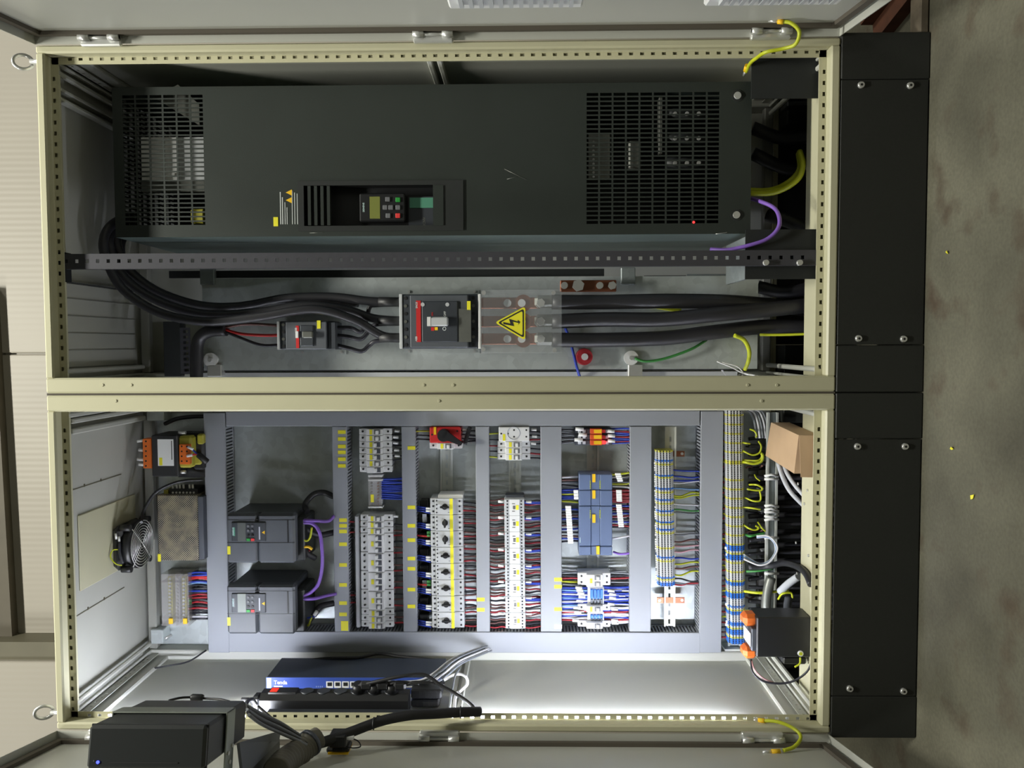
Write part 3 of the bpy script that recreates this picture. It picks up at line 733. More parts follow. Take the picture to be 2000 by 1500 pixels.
for pts in ([(655, 640, YR - .05), (685, 641, YR - .05), (705, 648, YR - .05), (716, 625, YR - .045), (722, 600, YR - .05), (735, 596, YR - .05), (784, 594, YR - .05)],
            [(655, 655, YR - .05), (680, 658, YR - .05), (705, 662, YR - .05), (722, 645, YR - .045), (735, 634, YR - .05), (784, 632, YR - .05)],
            [(655, 674, YR - .05), (680, 680, YR - .05), (706, 686, YR - .05), (722, 674, YR - .045), (736, 666, YR - .05), (784, 664, YR - .05)]):
    wire('jumper_cable', pts, .0058, 'black_wire', 'thin black cable from the small breaker to the big breaker', 'cable', g3, 8, 6)
wire('control_cable', [(384, 742, .272), (384, 700, .268), (388, 664, .262), (408, 647, .25), (442, 644, YR - .06)], .0165, 'cable_black', 'black sheathed cable bending up to the small breaker', 'cable', None, 10, 6)
wire('wire', [(440, 640, YR - .06), (480, 633, YR - .06), (545, 636, YR - .055)], .0042, 'brown_wire', 'brown wire from the sheathed cable to the small breaker')
wire('wire', [(440, 644, YR - .06), (470, 652, YR - .06), (510, 655, YR - .06), (545, 655, YR - .055)], .0042, 'red', 'red wire from the sheathed cable to the small breaker')
wire('wire', [(440, 648, YR - .06), (470, 660, YR - .06), (510, 674, YR - .06), (545, 674, YR - .055)], .0042, 'black_wire', 'black wire from the sheathed cable to the small breaker')
wire('wire', [(1102, 636, YR - .02), (1112, 660, YR - .01), (1120, 690, YR - .01), (1126, 715, YR - .01), (1133, 738, YR + .01)], .0038, 'blue_wire', 'blue wire passing behind the red insulator')
wire('earth_wire', [(1240, 700, YR - .014), (1262, 706, YR - .02), (1300, 700, YR - .02), (1350, 682, YR - .02), (1380, 664, YR - .01)], .0038, 'green', 'green earth wire curving away from the white washer')
wire('earth_wire', [(1270, 596, YR - .01), (1300, 602, YR - .01), (1330, 606, YR - .01)], .006, 'yg', 'short yellow green earth wire between two thick cables')
wire('earth_wire', [(1434, 655, .23), (1453, 664, .235), (1463, 684, .24), (1462, 704, .255), (1455, 722, .275)], .0055, 'yg', 'yellow green earth wire curving down by the white cable coil')
wire('earth_wire', [(1484, 654, .26), (1530, 654, .25), (1592, 652, .22)], .0036, 'yg', 'straight yellow green earth wire under the thick cables')
for k in range(4):
    c = P(1428 + k * 3, 716, .33); R_ = .022 + .004 * k
    mb = MB().tube([c + Vector((math.cos(tt) * R_, -.004 * k, math.sin(tt) * R_ * 1.2)) for tt in (math.pi * (.15 + .1 * i) for i in range(12))], .0035, 6)
    solo(mb, 'data_cable', 'white_wire', 'white cable bent in a loop by the middle post', 'cable', 'white cables looped by the middle post')
for pts in ([(1400, 706, .25), (1430, 718, .24), (1450, 728, .24), (1490, 736, .22)], [(1410, 708, .25), (1440, 716, .24), (1455, 730, .24), (1475, 733, .22)]):
    wire('cable_tie', pts, .0018, 'tag_white', 'white cable tie sticking out of the cable loop', 'cable tie', 'white ties by the middle post', 5)
wire('bus_cable', [(1388, 487, .094), (1420, 488, .07), (1460, 480, .05), (1500, 466, .045), (1522, 440, .045), (1514, 408, .07), (1478, 391, .12), (1462, 388, .2)], .0048, 'violet', 'violet bus cable looping out from under the drive', 'cable', None, 8, 6)
for k, pts in enumerate(([(1440, 370, .30), (1500, 372, .26), (1540, 356, .22), (1562, 330, .22), (1560, 300, .25)], [(1440, 376, .27), (1510, 376, .23), (1556, 352, .19), (1568, 322, .19), (1562, 296, .22)])):
    wire('earth_wire', pts, .0075, 'yg', 'thick yellow green earth wire in the dark below the drive', 'wire', 'earth wires below the drive', 8)
wire('steel_rod', [(1563, 296, .24), (1582, 342, .215), (1604, 376, .20)], .004, 'dim_metal', 'thin steel rod leaning below the drive', 'rod')
for pts in ([(1500, 420, .3), (1560, 440, .25), (1600, 470, .2)], [(1470, 250, .4), (1530, 270, .39), (1620, 260, .35)], [(1470, 300, .40), (1540, 330, .39), (1630, 330, .36)], [(1480, 560, .38), (1530, 570, .36), (1600, 560, .34)]):
    wire('power_cable', pts, .018, 'cable_black', 'black cable in the dark opening of the cabinet base', 'cable', 'black cables in the base opening', 10)
# earth straps of the right-hand door
def strap(pts, label, studs):
    t = thing('earth_strap', label, 'wire', P(*pts[0]))
    part(MB().tube(spline([P(*p) for p in pts], 7), .0042, 8), 'wire', 'yg', t)
    for (a, b) in studs:
        part(MB().tube([P(*a), P(*b)], .0055, 8), 'ferrule', 'yellow_deep', t)
        d = (P(*a) - P(*b)).normalized(); part(MB().cyl(P(*a), P(*a) + d * .02, .0035, 8), 'stud', 'zinc', t)
strap([(1457, 140, .09), (1466, 123, .05), (1478, 113, .02), (1496, 102, -.018), (1530, 95, -.03), (1554, 86, -.05), (1561, 62, -.06), (1545, 45, -.06), (1524, 42, -.05)], 'yellow green earth strap to the door with the vents', (((1456, 138, .09), (1459, 128, .07)), ((1519, 42, -.05), (1530, 43, -.055))))
strap([(1486, 1407, .02), (1520, 1410, .0), (1552, 1424, -.02), (1564, 1440, -.04), (1552, 1458, -.06), (1530, 1466, -.07)], 'yellow green earth strap to the door carrying the black computer', (((1482, 1407, .025), (1494, 1408, .015)), ((1507, 1468, -.07), (1524, 1467, -.07))))
# ================================================================== LEFT CABINET
YD = YM - .070               # front of the cable ducts
def duct(x0, y0, x1, y1, label, vert=False, slots='both'):
    """vert: runs up the plate (along the picture's x)"""
    X0, X1, Z0, Z1 = rect(x0, y0, x1, y1, YD)
    t = thing('cable_duct', label, 'cable duct', ((X0 + X1) / 2, YM, Z0))
    part(MB().cbox(X0, X1, YD, YD + .006, Z0, Z1, .0015), 'cover', 'duct', t)
    L = (Z1 - Z0) if vert else (X1 - X0); n = int((L - .012) / .0094); br = breaks(n, .0094, .0038, .008, L)
    dep = YM - YD - .006; vb = [0, .002, dep - .012, dep]
    if vert: sides = ((X0, 1), (X1 - .0015, 1))
    else: sides = ((Z0, 1), (Z1 - .0015, 1))
    for c, _ in sides:
        if vert: part(MB().perf((c, YD + .006, Z0), UP, IN, br, vb, (.0015, 0, 0)), 'slotted_wall', 'duct', t)
        else: part(MB().perf((X0, YD + .006, c), RIGHT, IN, br, vb, (0, 0, .0015)), 'slotted_wall', 'duct', t)
    part(MB().box(X0, X1, YM - .002, YM, Z0, Z1), 'base', 'duct', t)
    return t, X0, X1, Z0, Z1
ducts = {}
ducts['top'] = duct(402, 806, 443.5, 1275, 'wide grey cable duct above the two small inverters')[0]
ducts['right'] = duct(441, 803, 1367, 832, 'long grey cable duct up the plate beside the middle post', True)[0]
ducts['left'] = duct(447, 1235, 1367, 1275, 'long grey cable duct up the plate beside the strip lamp', True)[0]
ducts['low'] = duct(1367.5, 803, 1411, 1275, 'wide grey cable duct between the two terminal strips')[0]
d3 = duct(651, 833, 679.5, 1234, 'narrow grey cable duct between inverters and white breakers')[0]
d4 = duct(786, 833, 813, 1234, 'narrow grey cable duct between white breakers and rotary motor switches')[0]
d5 = duct(930, 833, 956, 1234, 'narrow grey cable duct between rotary motor switches and contactors')[0]
d6 = duct(1056, 833, 1097, 1234, 'wide grey cable duct between contactors and the blue grey controller')[0]
d7 = duct(1230, 833, 1272, 1234, 'wide grey cable duct between the blue grey controller and terminals')[0]
# yellow stickers on the ducts
def stickers(d, px, ys, w_=15, h_=7, m='yellow_label'):
    for y in ys: part(MB().pbox(px - w_ / 2, y - h_ / 2, px + w_ / 2, y + h_ / 2, YD - .0006, YD), 'sticker', m, d)
stickers(d3, 667.5, (844, 857.5, 872, 883.5, 897, 910)); stickers(d3, 670, (1016, 1027, 1038, 1063, 1103.5, 1142.5, 1178, 1200))
part(MB().pbox(666, 1213, 680, 1232, YD - .0006, YD), 'sticker', 'yellow_label', d3)
stickers(d4, 803.5, (875, 991, 1027, 1055, 1091, 1111, 1151.5, 1184.5)); stickers(d5, 939, (1171, 1191)); stickers(d6, 1090, (1132, 1146, 1190)); stickers(d6, 1090, (1224,), 15, 8, 'tag_white')
# ------------------------------------------------------------------ DIN rails
def din(xc, y0, y1, label, Y=YM - .0075, w_=24, m='rail_zinc'):
    X0, X1, Z0, Z1 = rect(xc - w_ / 2, y0, xc + w_ / 2, y1, Y)
    h = Z1 - Z0; t = thing('din_rail', label, 'mounting rail', ((X0 + X1) / 2, Y, Z0))
    mb = MB()
    for a, b in ((0, .14), (.86, 1)): mb.box(X0, X1, Y, Y + .0012, Z0 + h * a, Z0 + h * b)
    for c in (.14, .85): mb.box(X0, X1, Y, Y + .007, Z0 + h * c, Z0 + h * (c + .02))
    n = int((X1 - X0) / .025)
    mb.perf((X0, Y + .0065, Z0 + h * .15), RIGHT, UP, breaks(n, .025, .014, .006, X1 - X0), [0, h * .26, h * .44, h * .7], (0, .001, 0))
    part(mb, 'profile', m, t)
    return t
din(737, 834, 1234, 'zinc mounting rail behind the white breakers')
din(873, 834, 1234, 'zinc mounting rail behind the rotary motor switches')
din(1006, 834, 1234, 'zinc mounting rail behind socket and contactors')
din(1158, 834, 1234, 'zinc mounting rail behind the blue grey controller')
r5 = din(1309, 834, 1224, 'pale raised mounting rail carrying the short terminal strip', YM - .045, 22, 'rail_white')
for py in (886, 1172):
    part(MB().pbox(1283, py - 5, 1337, py + 6, YM - .04, YM - .036), 'bracket', 'copper', r5)
    part(MB().pbox(1298, py - 5, 1320, py + 6, YM - .038, YM), 'bracket', 'galv_dull', r5)
    for px in (1288, 1332): p = P(px, py, YM - .04); part(MB().cyl(p, p - IN * .003, .004, 10), 'screw', 'zinc', r5)
# ------------------------------------------------------------------ miniature circuit breakers
def breaker_proto(n, on=True, h=.093, nose=.046, tag=True):
    w_ = .01762 * n - .0004; hw = w_ / 2
    t = thing('circuit_breaker', 'x', 'circuit breaker', (0, 0, 0))
    mb = MB().cbox(-hw, hw, .018, .068, -h / 2, h / 2, .0015)
    b = part(mb, 'body', 'white_plastic', t)
    part(MB().cbox(-hw, hw, .0, .02, -nose / 2, nose / 2, .0015), 'nose', 'white_plastic', t)
    part(MB().box(-hw + .0004, hw - .0004, .0165, .018, -h / 2 + .004, -nose / 2), 'lower_shoulder', 'white_plastic', t)
    if tag: part(MB().box(-min(hw, .007), min(hw, .007), -.0007, 0, .006, .0135), 'label', 'yellow_label', t)
    for i in range(n):
        xc = -hw + .0176 * (i + .5)
        part(MB().box(xc - .0068, xc + .0068, -.0005, .001, -.0165, .0005), 'toggle_slot', 'key_grey' if on else 'psu_grey', t)
        z = -.0125 if on else -.007
        part(MB().cbox(xc - .0052, xc + .0052, -.011, 0, z, z + .008, .0012), 'toggle', 'white_plastic', t)
        for z in (-.036, .036): part(MB().cyl((xc, .0185, z), (xc, .0155, z), .0030, 10), 'terminal_screw', 'screw_dark', t)
    return t
protos = {}
def breaker(px, py, n, label, group=None, on=True, tag=True):
    k = (n, on, tag); loc = P(px, py, YM - .074); loc = Vector((loc.x, YM - .074, loc.z))
    if k not in protos: protos[k] = breaker_proto(n, on, tag=tag); o = protos[k]; o.location = loc; o['label'] = label
    else: o = dup(protos[k], loc, label)
    if group: o['group'] = group
    elif 'group' in o: del o['group']
    return o
g = 'single breakers between the middle post and the clear terminal block'
for i in range(6): breaker(731 + i * .12, 844 + 12.33 * i, 1, 'slim white single breaker, yellow tag, in the row of seven', g, on=i not in (2, 3, 4))
breaker(732, 844 + 12.33 * 6, 1, 'untagged slim white breaker ending the row of seven', on=False, tag=False)
g = 'single breakers at the head of the long breaker row'
for i in range(3): breaker(733.5, 1013 + 12.33 * i, 1, 'slim white single breaker, head of the long row beside clear block', g, on=i != 1)
g = 'three pole breakers'
for i in range(4): breaker(734 + i * .3, 1013 + 12.33 * (4 + 3 * i), 3, 'white three pole breaker in the middle of the long row', g, on=(i == 3))
g = 'single breakers at the foot of the long breaker row'
for i in range(3): breaker(735.5, 1013 + 12.33 * (15 + i), 1, 'slim white single breaker ending the long row beside the left duct', g, on=i != 0)
# white busbar block left of the long row
solo(MB().pbox(694, 1008, 702, 1226, YM - .05, YM - .01, c=.002), 'comb_busbar', 'lightgrey', 'pale grey comb busbar along the upper side of the long breaker row', 'busbar')
breaker(870, 871.5, 1, 'single white breaker next to the red rotary switch')
for i in range(3): breaker(1003.5, 868.5 + 12.33 * i, 1, 'slim white breaker hanging in the trio next to the white socket', 'breakers beside the socket')
breaker(1161.5, 1134.5, 2, 'white two pole breaker above the blue terminals')
breaker(1161.5, 1190, 1, 'slim white breaker between the two blue terminal blocks')
breaker(1161.5, 1222.5, 1, 'untagged slim white breaker under the lower blue terminal block', on=True, tag=False)
# ------------------------------------------------------------------ clear terminal block on the first rail
X0, X1, Z0, Z1 = rect(720, 931, 746, 992, YM - .055)
t = thing('distribution_block', 'small clear terminal block with blue wires between the breaker rows', 'terminal block', ((X0 + X1) / 2, YM - .01, Z0))
part(MB().box(X0, X1, YM - .04, YM - .012, Z0 + .002, Z1 - .002), 'body', 'lightgrey', t)
part(MB().box(X0, X1, YM - .058, YM - .056, Z0, Z1), 'cover', 'clear_dim', t)
for y in (930, 938, 991): part(MB().pbox(719, y - 1.5, 747, y + 1.5, YM - .06, YM - .012), 'end_wall', 'white2', t)
part(MB().pbox(724, 966, 730, 981, YM - .0595, YM - .058), 'tag', 'yellow_label', t)
for y in range(943, 988, 6):
    for px in (726, 739): p = P(px, y, YM - .04); part(MB().cyl(p, p - IN * .006, .0028, 8), 'screw', 'dim_metal' if px < 730 else 'copper', t)
# ------------------------------------------------------------------ red rotary switch
X0, X1, Z0, Z1 = rect(839, 834, 900, 865, YM - .075)
t = thing('rotary_switch', 'red switch with a big black rotary handle', 'switch', ((X0 + X1) / 2, YM, Z0))
Ys = YM - .075
part(MB().cbox(X0, X1, Ys, YM - .01, Z0, Z1, .003), 'body', 'red', t)
p = P(867, 850, Ys); part(MB().cyl(p, p - IN * .02, .0185, 24, r2=.0165), 'handle', 'black_plastic', t)
a, b = P(872, 849, Ys - .012), P(903, 866, Ys - .012)
d = (b - a).normalized(); nn = Vector((-d.z, 0, d.x))
part(MB().prism([a + nn * .010, b + nn * .003, b - nn * .006, a - nn * .014], (0, -.012, 0)), 'handle_grip', 'black_plastic', t)
part(MB().pbox(847, 834, 852, 849, Ys - .001, Ys), 'tag', 'yellow_deep', t)
for q in ((844, 849), (893, 842)): p = P(*q, Ys); part(MB().cyl(p + IN * .001, p - IN * .0006, .0028, 10), 'screw', 'screw_dark', t)
# ------------------------------------------------------------------ motor protection switches with rotary knobs
YK = YM - .082
def motor_proto(vertical):
    t = thing('motor_switch', 'x', 'motor switch', (0, 0, 0)); hw = .0227; hz = .0455
    part(MB().cbox(-hw, hw, .006, .078, -hz, hz, .0015), 'body', 'lightgrey', t)
    part(MB().cbox(-hw, hw, 0, .008, -.020, .031, .0015), 'front', 'lightgrey', t)
    part(MB().box(-hw, hw, -.0008, 0, -.0185, -.0098), 'label_strip', 'yellow_label', t)
    k = part(MB().cyl((0.0, .001, .004), (0.0, -.007, .004), .0085, 18, r2=.0078), 'knob', 'black_plastic', t)
    if vertical: part(MB().cbox(-.0125, .0125, -.012, -.005, .001, .007, .002), 'knob_wing', 'black_plastic', k)
    else: part(MB().cbox(-.003, .003, -.012, -.005, -.009, .017, .002), 'knob_wing', 'black_plastic', k)
    for i in range(3):
        xc = -.0145 + .0145 * i
        for z, y in ((-.037, .0065), (.037, .0065)): part(MB().cyl((xc, y, z), (xc, y - .002, z), .0029, 10), 'terminal_screw', 'screw_dark', t)
    for i in range(4): part(MB().cyl((-.0165 + .011 * i, .0005, .027), (-.0165 + .011 * i, -.0008, .027), .0021, 8), 'terminal_screw', 'screw_dark', t)
    part(MB().box(-.0165, -.0155, -.0006, 0, -.0095, -.0045), 'mark', 'print', t)
    part(MB().box(.010, .0125, -.0006, 0, .010, .0125), 'test_button', 'tag_grey', t)
    return t
mp = {}
for i in range(8):
    v = i in (1, 2); p = P(871.5 + i * .5, 989.5 + 31.75 * i, YK); loc = Vector((p.x, YK, p.z))
    lb = 'white motor switch with its black knob turned crosswise' if v else 'white motor switch with its black knob turned upright'
    if v not in mp: mp[v] = motor_proto(v); o = mp[v]; o.location = loc; o['label'] = lb
    else: o = dup(mp[v], loc, lb)
    o['group'] = 'motor switches, knob crosswise' if v else 'motor switches, knob upright'
solo(MB().pbox(856, 966, 904, 973, YK + .012, YM - .01, c=.001), 'end_bracket', 'white2', 'pale end bracket topping the row of motor switches', 'bracket')
# black auxiliary contacts at their upper side
for i in range(8):
    p = P(829, 989.5 + 31.75 * i, YM - .045)
    t = solo(MB().cbox(p.x - .019, p.x + .019, YM - .05, YM - .012, p.z - .011, p.z + .013, .002), 'auxiliary_contact', 'black_plastic', 'black auxiliary contact block beside the motor switches', 'contact block', 'auxiliary contacts of the motor switches')
for q in ((829, 1012), (829, 1142)):
    solo(MB().pbox(q[0] - 4, q[1] - 8, q[0] + 4, q[1] + 8, YM - .055, YM - .05), 'marker_plate', 'tag_grey', 'small grey marker plate on the black auxiliary contacts', 'plate', 'grey marker plates')
# ------------------------------------------------------------------ socket
X0, X1, Z0, Z1 = rect(974, 834, 1034, 862, YM - .075)
t = thing('socket', 'white round power socket mounted on the rail', 'socket', ((X0 + X1) / 2, YM, Z0))
Ys = YM - .075
part(MB().cbox(X0, X1, Ys, YM - .01, Z0, Z1, .002), 'body', 'white_plastic', t)
c = P(1003, 846, Ys); part(MB().ring(c - IN * .0004, (0, 1, 0), .0175, .0009, 28, 6), 'rim', 'tag_grey', t)
for q in ((1004, 840), (1004, 853), (992, 847)): p = P(*q, Ys); part(MB().cyl(p + IN * .001, p - IN * .0005, .0026, 10), 'hole', 'screw_dark', t)
for q in ((979, 847), (1028, 840), (1028, 853)): p = P(*q, Ys); part(MB().cyl(p + IN * .001, p - IN * .0005, .0026, 10), 'screw', 'screw_dark', t)
part(MB().pbox(982, 848, 987, 861, Ys - .0007, Ys), 'tag', 'yellow_label', t)
# ------------------------------------------------------------------ contactors
YK2 = YM - .088
def contactor_proto():
    t = thing('contactor', 'x', 'contactor', (0, 0, 0)); hw = .0226
    part(MB().cbox(-hw, hw, 0, .078, -.028, .028, .0012), 'body', 'lightgrey', t)
    part(MB().cbox(-hw, hw, -.0015, 0, -.0145, .0135, .0006), 'front', 'white_plastic', t)
    for i in range(5):
        for z in (-.0195, .0195): part(MB().cyl((-.018 + .009 * i, .0005, z), (-.018 + .009 * i, -.0012, z), .0024, 8), 'terminal_screw', 'screw_dark', t)
    part(MB().box(-.0065, .0065, -.0022, -.0015, -.012, -.0045), 'label', 'yellow_label', t)
    for x, w_, z0, z1 in ((-.0105, .0016, -.002, .006), (-.0035, .0024, -.003, .004), (.0, .0022, -.003, .004), (.0035, .0024, -.003, .004), (.0105, .0016, -.002, .006)):
        part(MB().box(x - w_ / 2, x + w_ / 2, -.0021, -.0015, z0, z1), 'print_mark', 'print', t)
    return t
cp = None
for i in range(8):
    p = P(1004.5 + i * .35, 996 - 5 + 31.6 * i, YK2); loc = Vector((p.x, YK2, p.z))
    if cp is None: cp = contactor_proto(); o = cp; o.location = loc; o['label'] = 'white contactor in the middle row of red and blue wires'
    else: o = dup(cp, loc)
    o['group'] = 'contactors in a row'
solo(MB().pbox(987, 968, 1024, 975, YM - .06, YM - .01, c=.002), 'end_bracket', 'psu_grey', 'dark blue grey end bracket topping the row of contactors', 'bracket')
# ------------------------------------------------------------------ orange relays
Yq = YM - .062
for i in range(3):
    py = 842.5 + 11 * i; X0, X1, Z0, Z1 = rect(1122, py - 5.2, 1196, py + 5.2, Yq + .012)
    lb = 'slim orange relay with a lit red lamp above the controller' if i == 2 else 'slim orange relay with a yellow tag next to the right duct'
    t = thing('relay', lb, 'relay', ((X0 + X1) / 2, YM, Z0), 'orange relays on the rail')
    part(MB().cbox(X0, X1, Yq + .014, YM - .01, Z0, Z1, .002), 'base', 'psu_grey', t)
    part(MB().pbox(1153, py - 5, 1176, py + 5, Yq - .004, Yq + .02, c=.001), 'relay_body', 'orange_red', t)
    part(MB().pbox(1160, py - 3.5, 1175, py + 3.5, Yq - .005, Yq - .003), 'tag', 'yellow_deep', t)
    part(MB().pbox(1176, py - 3, 1182, py + 3, Yq, Yq + .02), 'lamp', 'led_red' if i == 2 else 'red', t)
    for px in (1132, 1141, 1186): part(MB().pbox(px - 3, py - 3, px + 3, py + 3, Yq + .008, Yq + .016, c=.001), 'clamp', 'tag_grey', t)
# ------------------------------------------------------------------ controller modules
Yp = YM - .072
mods = ((926, 957, 'narrow', (1160, 934), 'blue grey controller module nearest the orange relays'), (957.5, 988, 'narrow', (1160, 966), 'blue grey controller module with red wires at its lower side'),
        (988.5, 1066.5, 'wide', (1160, 1013), 'wide blue grey controller processor with white wire markers'), (1067, 1085, 'narrow', (1168, 1075), 'small blue grey module below the wide processor'))
for ya, yb, kd, lab, lb in mods:
    X0, X1, Z0, Z1 = rect(1131, ya, 1196, yb, Yp)
    t = thing('controller_module', lb, 'controller', ((X0 + X1) / 2, YM, Z0), 'blue grey controller modules')
    part(MB().cbox(X0, X1, Yp + .010, YM - .008, Z0, Z1, .002), 'housing', 'plc_light', t)
    h = Z1 - Z0
    part(MB().cbox(X0 + .0004, X1 - .0004, Yp, Yp + .012, Z0 + h * .64, Z1, .002), 'upper_flap', 'plc', t)
    part(MB().cbox(X0 + .0004, X1 - .0004, Yp + .002, Yp + .012, Z0 + h * .375, Z0 + h * .635, .001), 'centre_panel', 'plc', t)
    part(MB().cbox(X0 + .0004, X1 - .0004, Yp, Yp + .012, Z0, Z0 + h * .37, .002), 'lower_flap', 'plc', t)
    part(MB().pbox(lab[0] - 3, lab[1] - 8, lab[0] + 3, lab[1] + 8, Yp - .001, Yp + .003), 'tag', 'yellow_deep', t)
    if kd == 'wide' or ya < 950:
        for px in (1153, 1172):
            for j in range(5):
                y_ = ya + (14 if kd == 'narrow' else 9) + j * 3.4
                if y_ < yb - 2: part(MB().pbox(px - .8, y_ - 1.1, px + .8, y_ + 1.1, Yp - .0005, Yp + .003), 'status_light', 'yg', t)
    if kd == 'wide': tx('SIEMENS', 1134, 1050, 1060, Yp - .0004, 'logo', t)
# ------------------------------------------------------------------ blue terminal blocks
for ya, yb, lb in ((1148, 1183, 'blue four way terminal block above the slim breaker'), (1197.5, 1215, 'blue four way terminal block below the slim breaker')):
    X0, X1, Z0, Z1 = rect(1148, ya, 1180, yb, YM - .06)
    t = thing('distribution_block', lb, 'terminal block', ((X0 + X1) / 2, YM, Z0), 'blue terminal blocks')
    part(MB().cbox(X0, X1, YM - .055, YM - .01, Z0, Z1, .001), 'body', 'white_plastic', t)
    m_ = ya + (yb - ya) * .62
    for i in range(4):
        px = 1156 + i * 6.4
        part(MB().pbox(px - 2.6, ya + 4, px + 2.6, m_, YM - .064, YM - .054, c=.001), 'blue_clamp', 'term_blue', t)
        part(MB().pbox(px - 2.4, m_ + 1, px + 2.4, yb - 2, YM - .060, YM - .054, c=.001), 'screw_clamp', 'psu_grey', t)
# ------------------------------------------------------------------ terminal strips
YT = YM - .095
def term_proto(kind, w_=.00515):
    A, B = {'grey': ('term_grey', 'term_white'), 'earth': ('term_yellow', 'term_yellow'), 'neutral': ('term_blue', 'term_blue'), 'earth2': ('term_yellow', 'green')}[kind]
    hw = w_ / 2 - .00012; mb = MB()
    prof = [(-.024, .05), (-.024, .012), (-.017, .006), (-.016, .0), (.016, .0), (.017, .006), (.024, .012), (.024, .05)]
    mb.prism([(-hw, y, z) for z, y in prof], (2 * hw, 0, 0), 0)
    for z in (-.0125, -.0045, .0045, .0125): mb.box(-hw * .6, hw * .6, -.0006, 0, z - .0016, z + .0016, 2)
    for z in (-.0085, 0, .0085, .0158): mb.box(-hw, hw, -.0016, 0, z - .0011, z + .0011, 1)
    mb.box(-hw * .8, hw * .8, .0075, .0085, .019, .0225, 2)
    return mb.mesh('terminal', [A, B, 'screw_dark'])
tmesh = {k: term_proto(k) for k in ('grey', 'earth', 'neutral', 'earth2')}
def strip(xa, ya, xb, yb, yel, blu, nm, side):
    p0, p1 = P(xa, ya, YT), P(xb, yb, YT); n = int((p0.x - p1.x) / .00515)
    for i in range(n):
        f = (i + .5) / n; py = ya + (yb - ya) * f
        kind = 'grey'
        if any(abs(py - y) < 1.82 for y in blu): kind = 'neutral'
        if any(abs(py - y) < 1.82 for y in yel): kind = 'earth'
        o = bpy.data.objects.new({'grey': 'terminal', 'earth': 'earth_terminal', 'neutral': 'neutral_terminal'}[kind], tmesh[kind]); COL.objects.link(o)
        o.location = (p0.x + (p1.x - p0.x) * f, YT, p0.z + (p1.z - p0.z) * f)
        o['label'] = {'grey': 'slim grey', 'earth': 'slim yellow green', 'neutral': 'slim blue'}[kind] + ' terminal in the ' + nm; o['category'] = 'terminal'; o['group'] = {'grey': 'grey', 'earth': 'yellow', 'neutral': 'blue'}[kind] + ' terminals of the ' + nm
yel1 = (881.5, 908, 934, 961.6, 984, 1006.4, 1025, 1042.7, 1070.6, 1097, 1134); blu1 = (901, 929, 953.6, 977.6, 999, 1018, 1033, 1090, 1127, 1138.5, 1142)
strip(1299, 880, 1303, 1145, yel1, blu1, 'short terminal strip on the raised rail', 'r')
yel2 = (810.5, 828, 846, 865, 881.6, 899.3, 903, 936, 955, 973, 992, 1008, 1025.6, 1044, 1063, 1080, 1098, 1115, 1133, 1154.6, 1190.5, 1227, 1244)
blu2 = (1067, 1071, 1074, 1084, 1087.5, 1091, 1138, 1141.5, 1160, 1164, 1168, 1185, 1196, 1200, 1216, 1220, 1231, 1235, 1238, 1249, 1252.5, 1256)
strip(1437, 802, 1441, 1258, yel2, blu2, 'long terminal strip by the wide duct', 'r')
din(1437, 804, 1262, 'zinc mounting rail behind the long terminal strip', YM - .045, 26)
solo(MB().pbox(1416, 1268, 1456, 1272, YM - .06, YM - .01), 'end_bracket', 'rail_zinc', 'pale end bracket closing the long terminal strip', 'bracket')
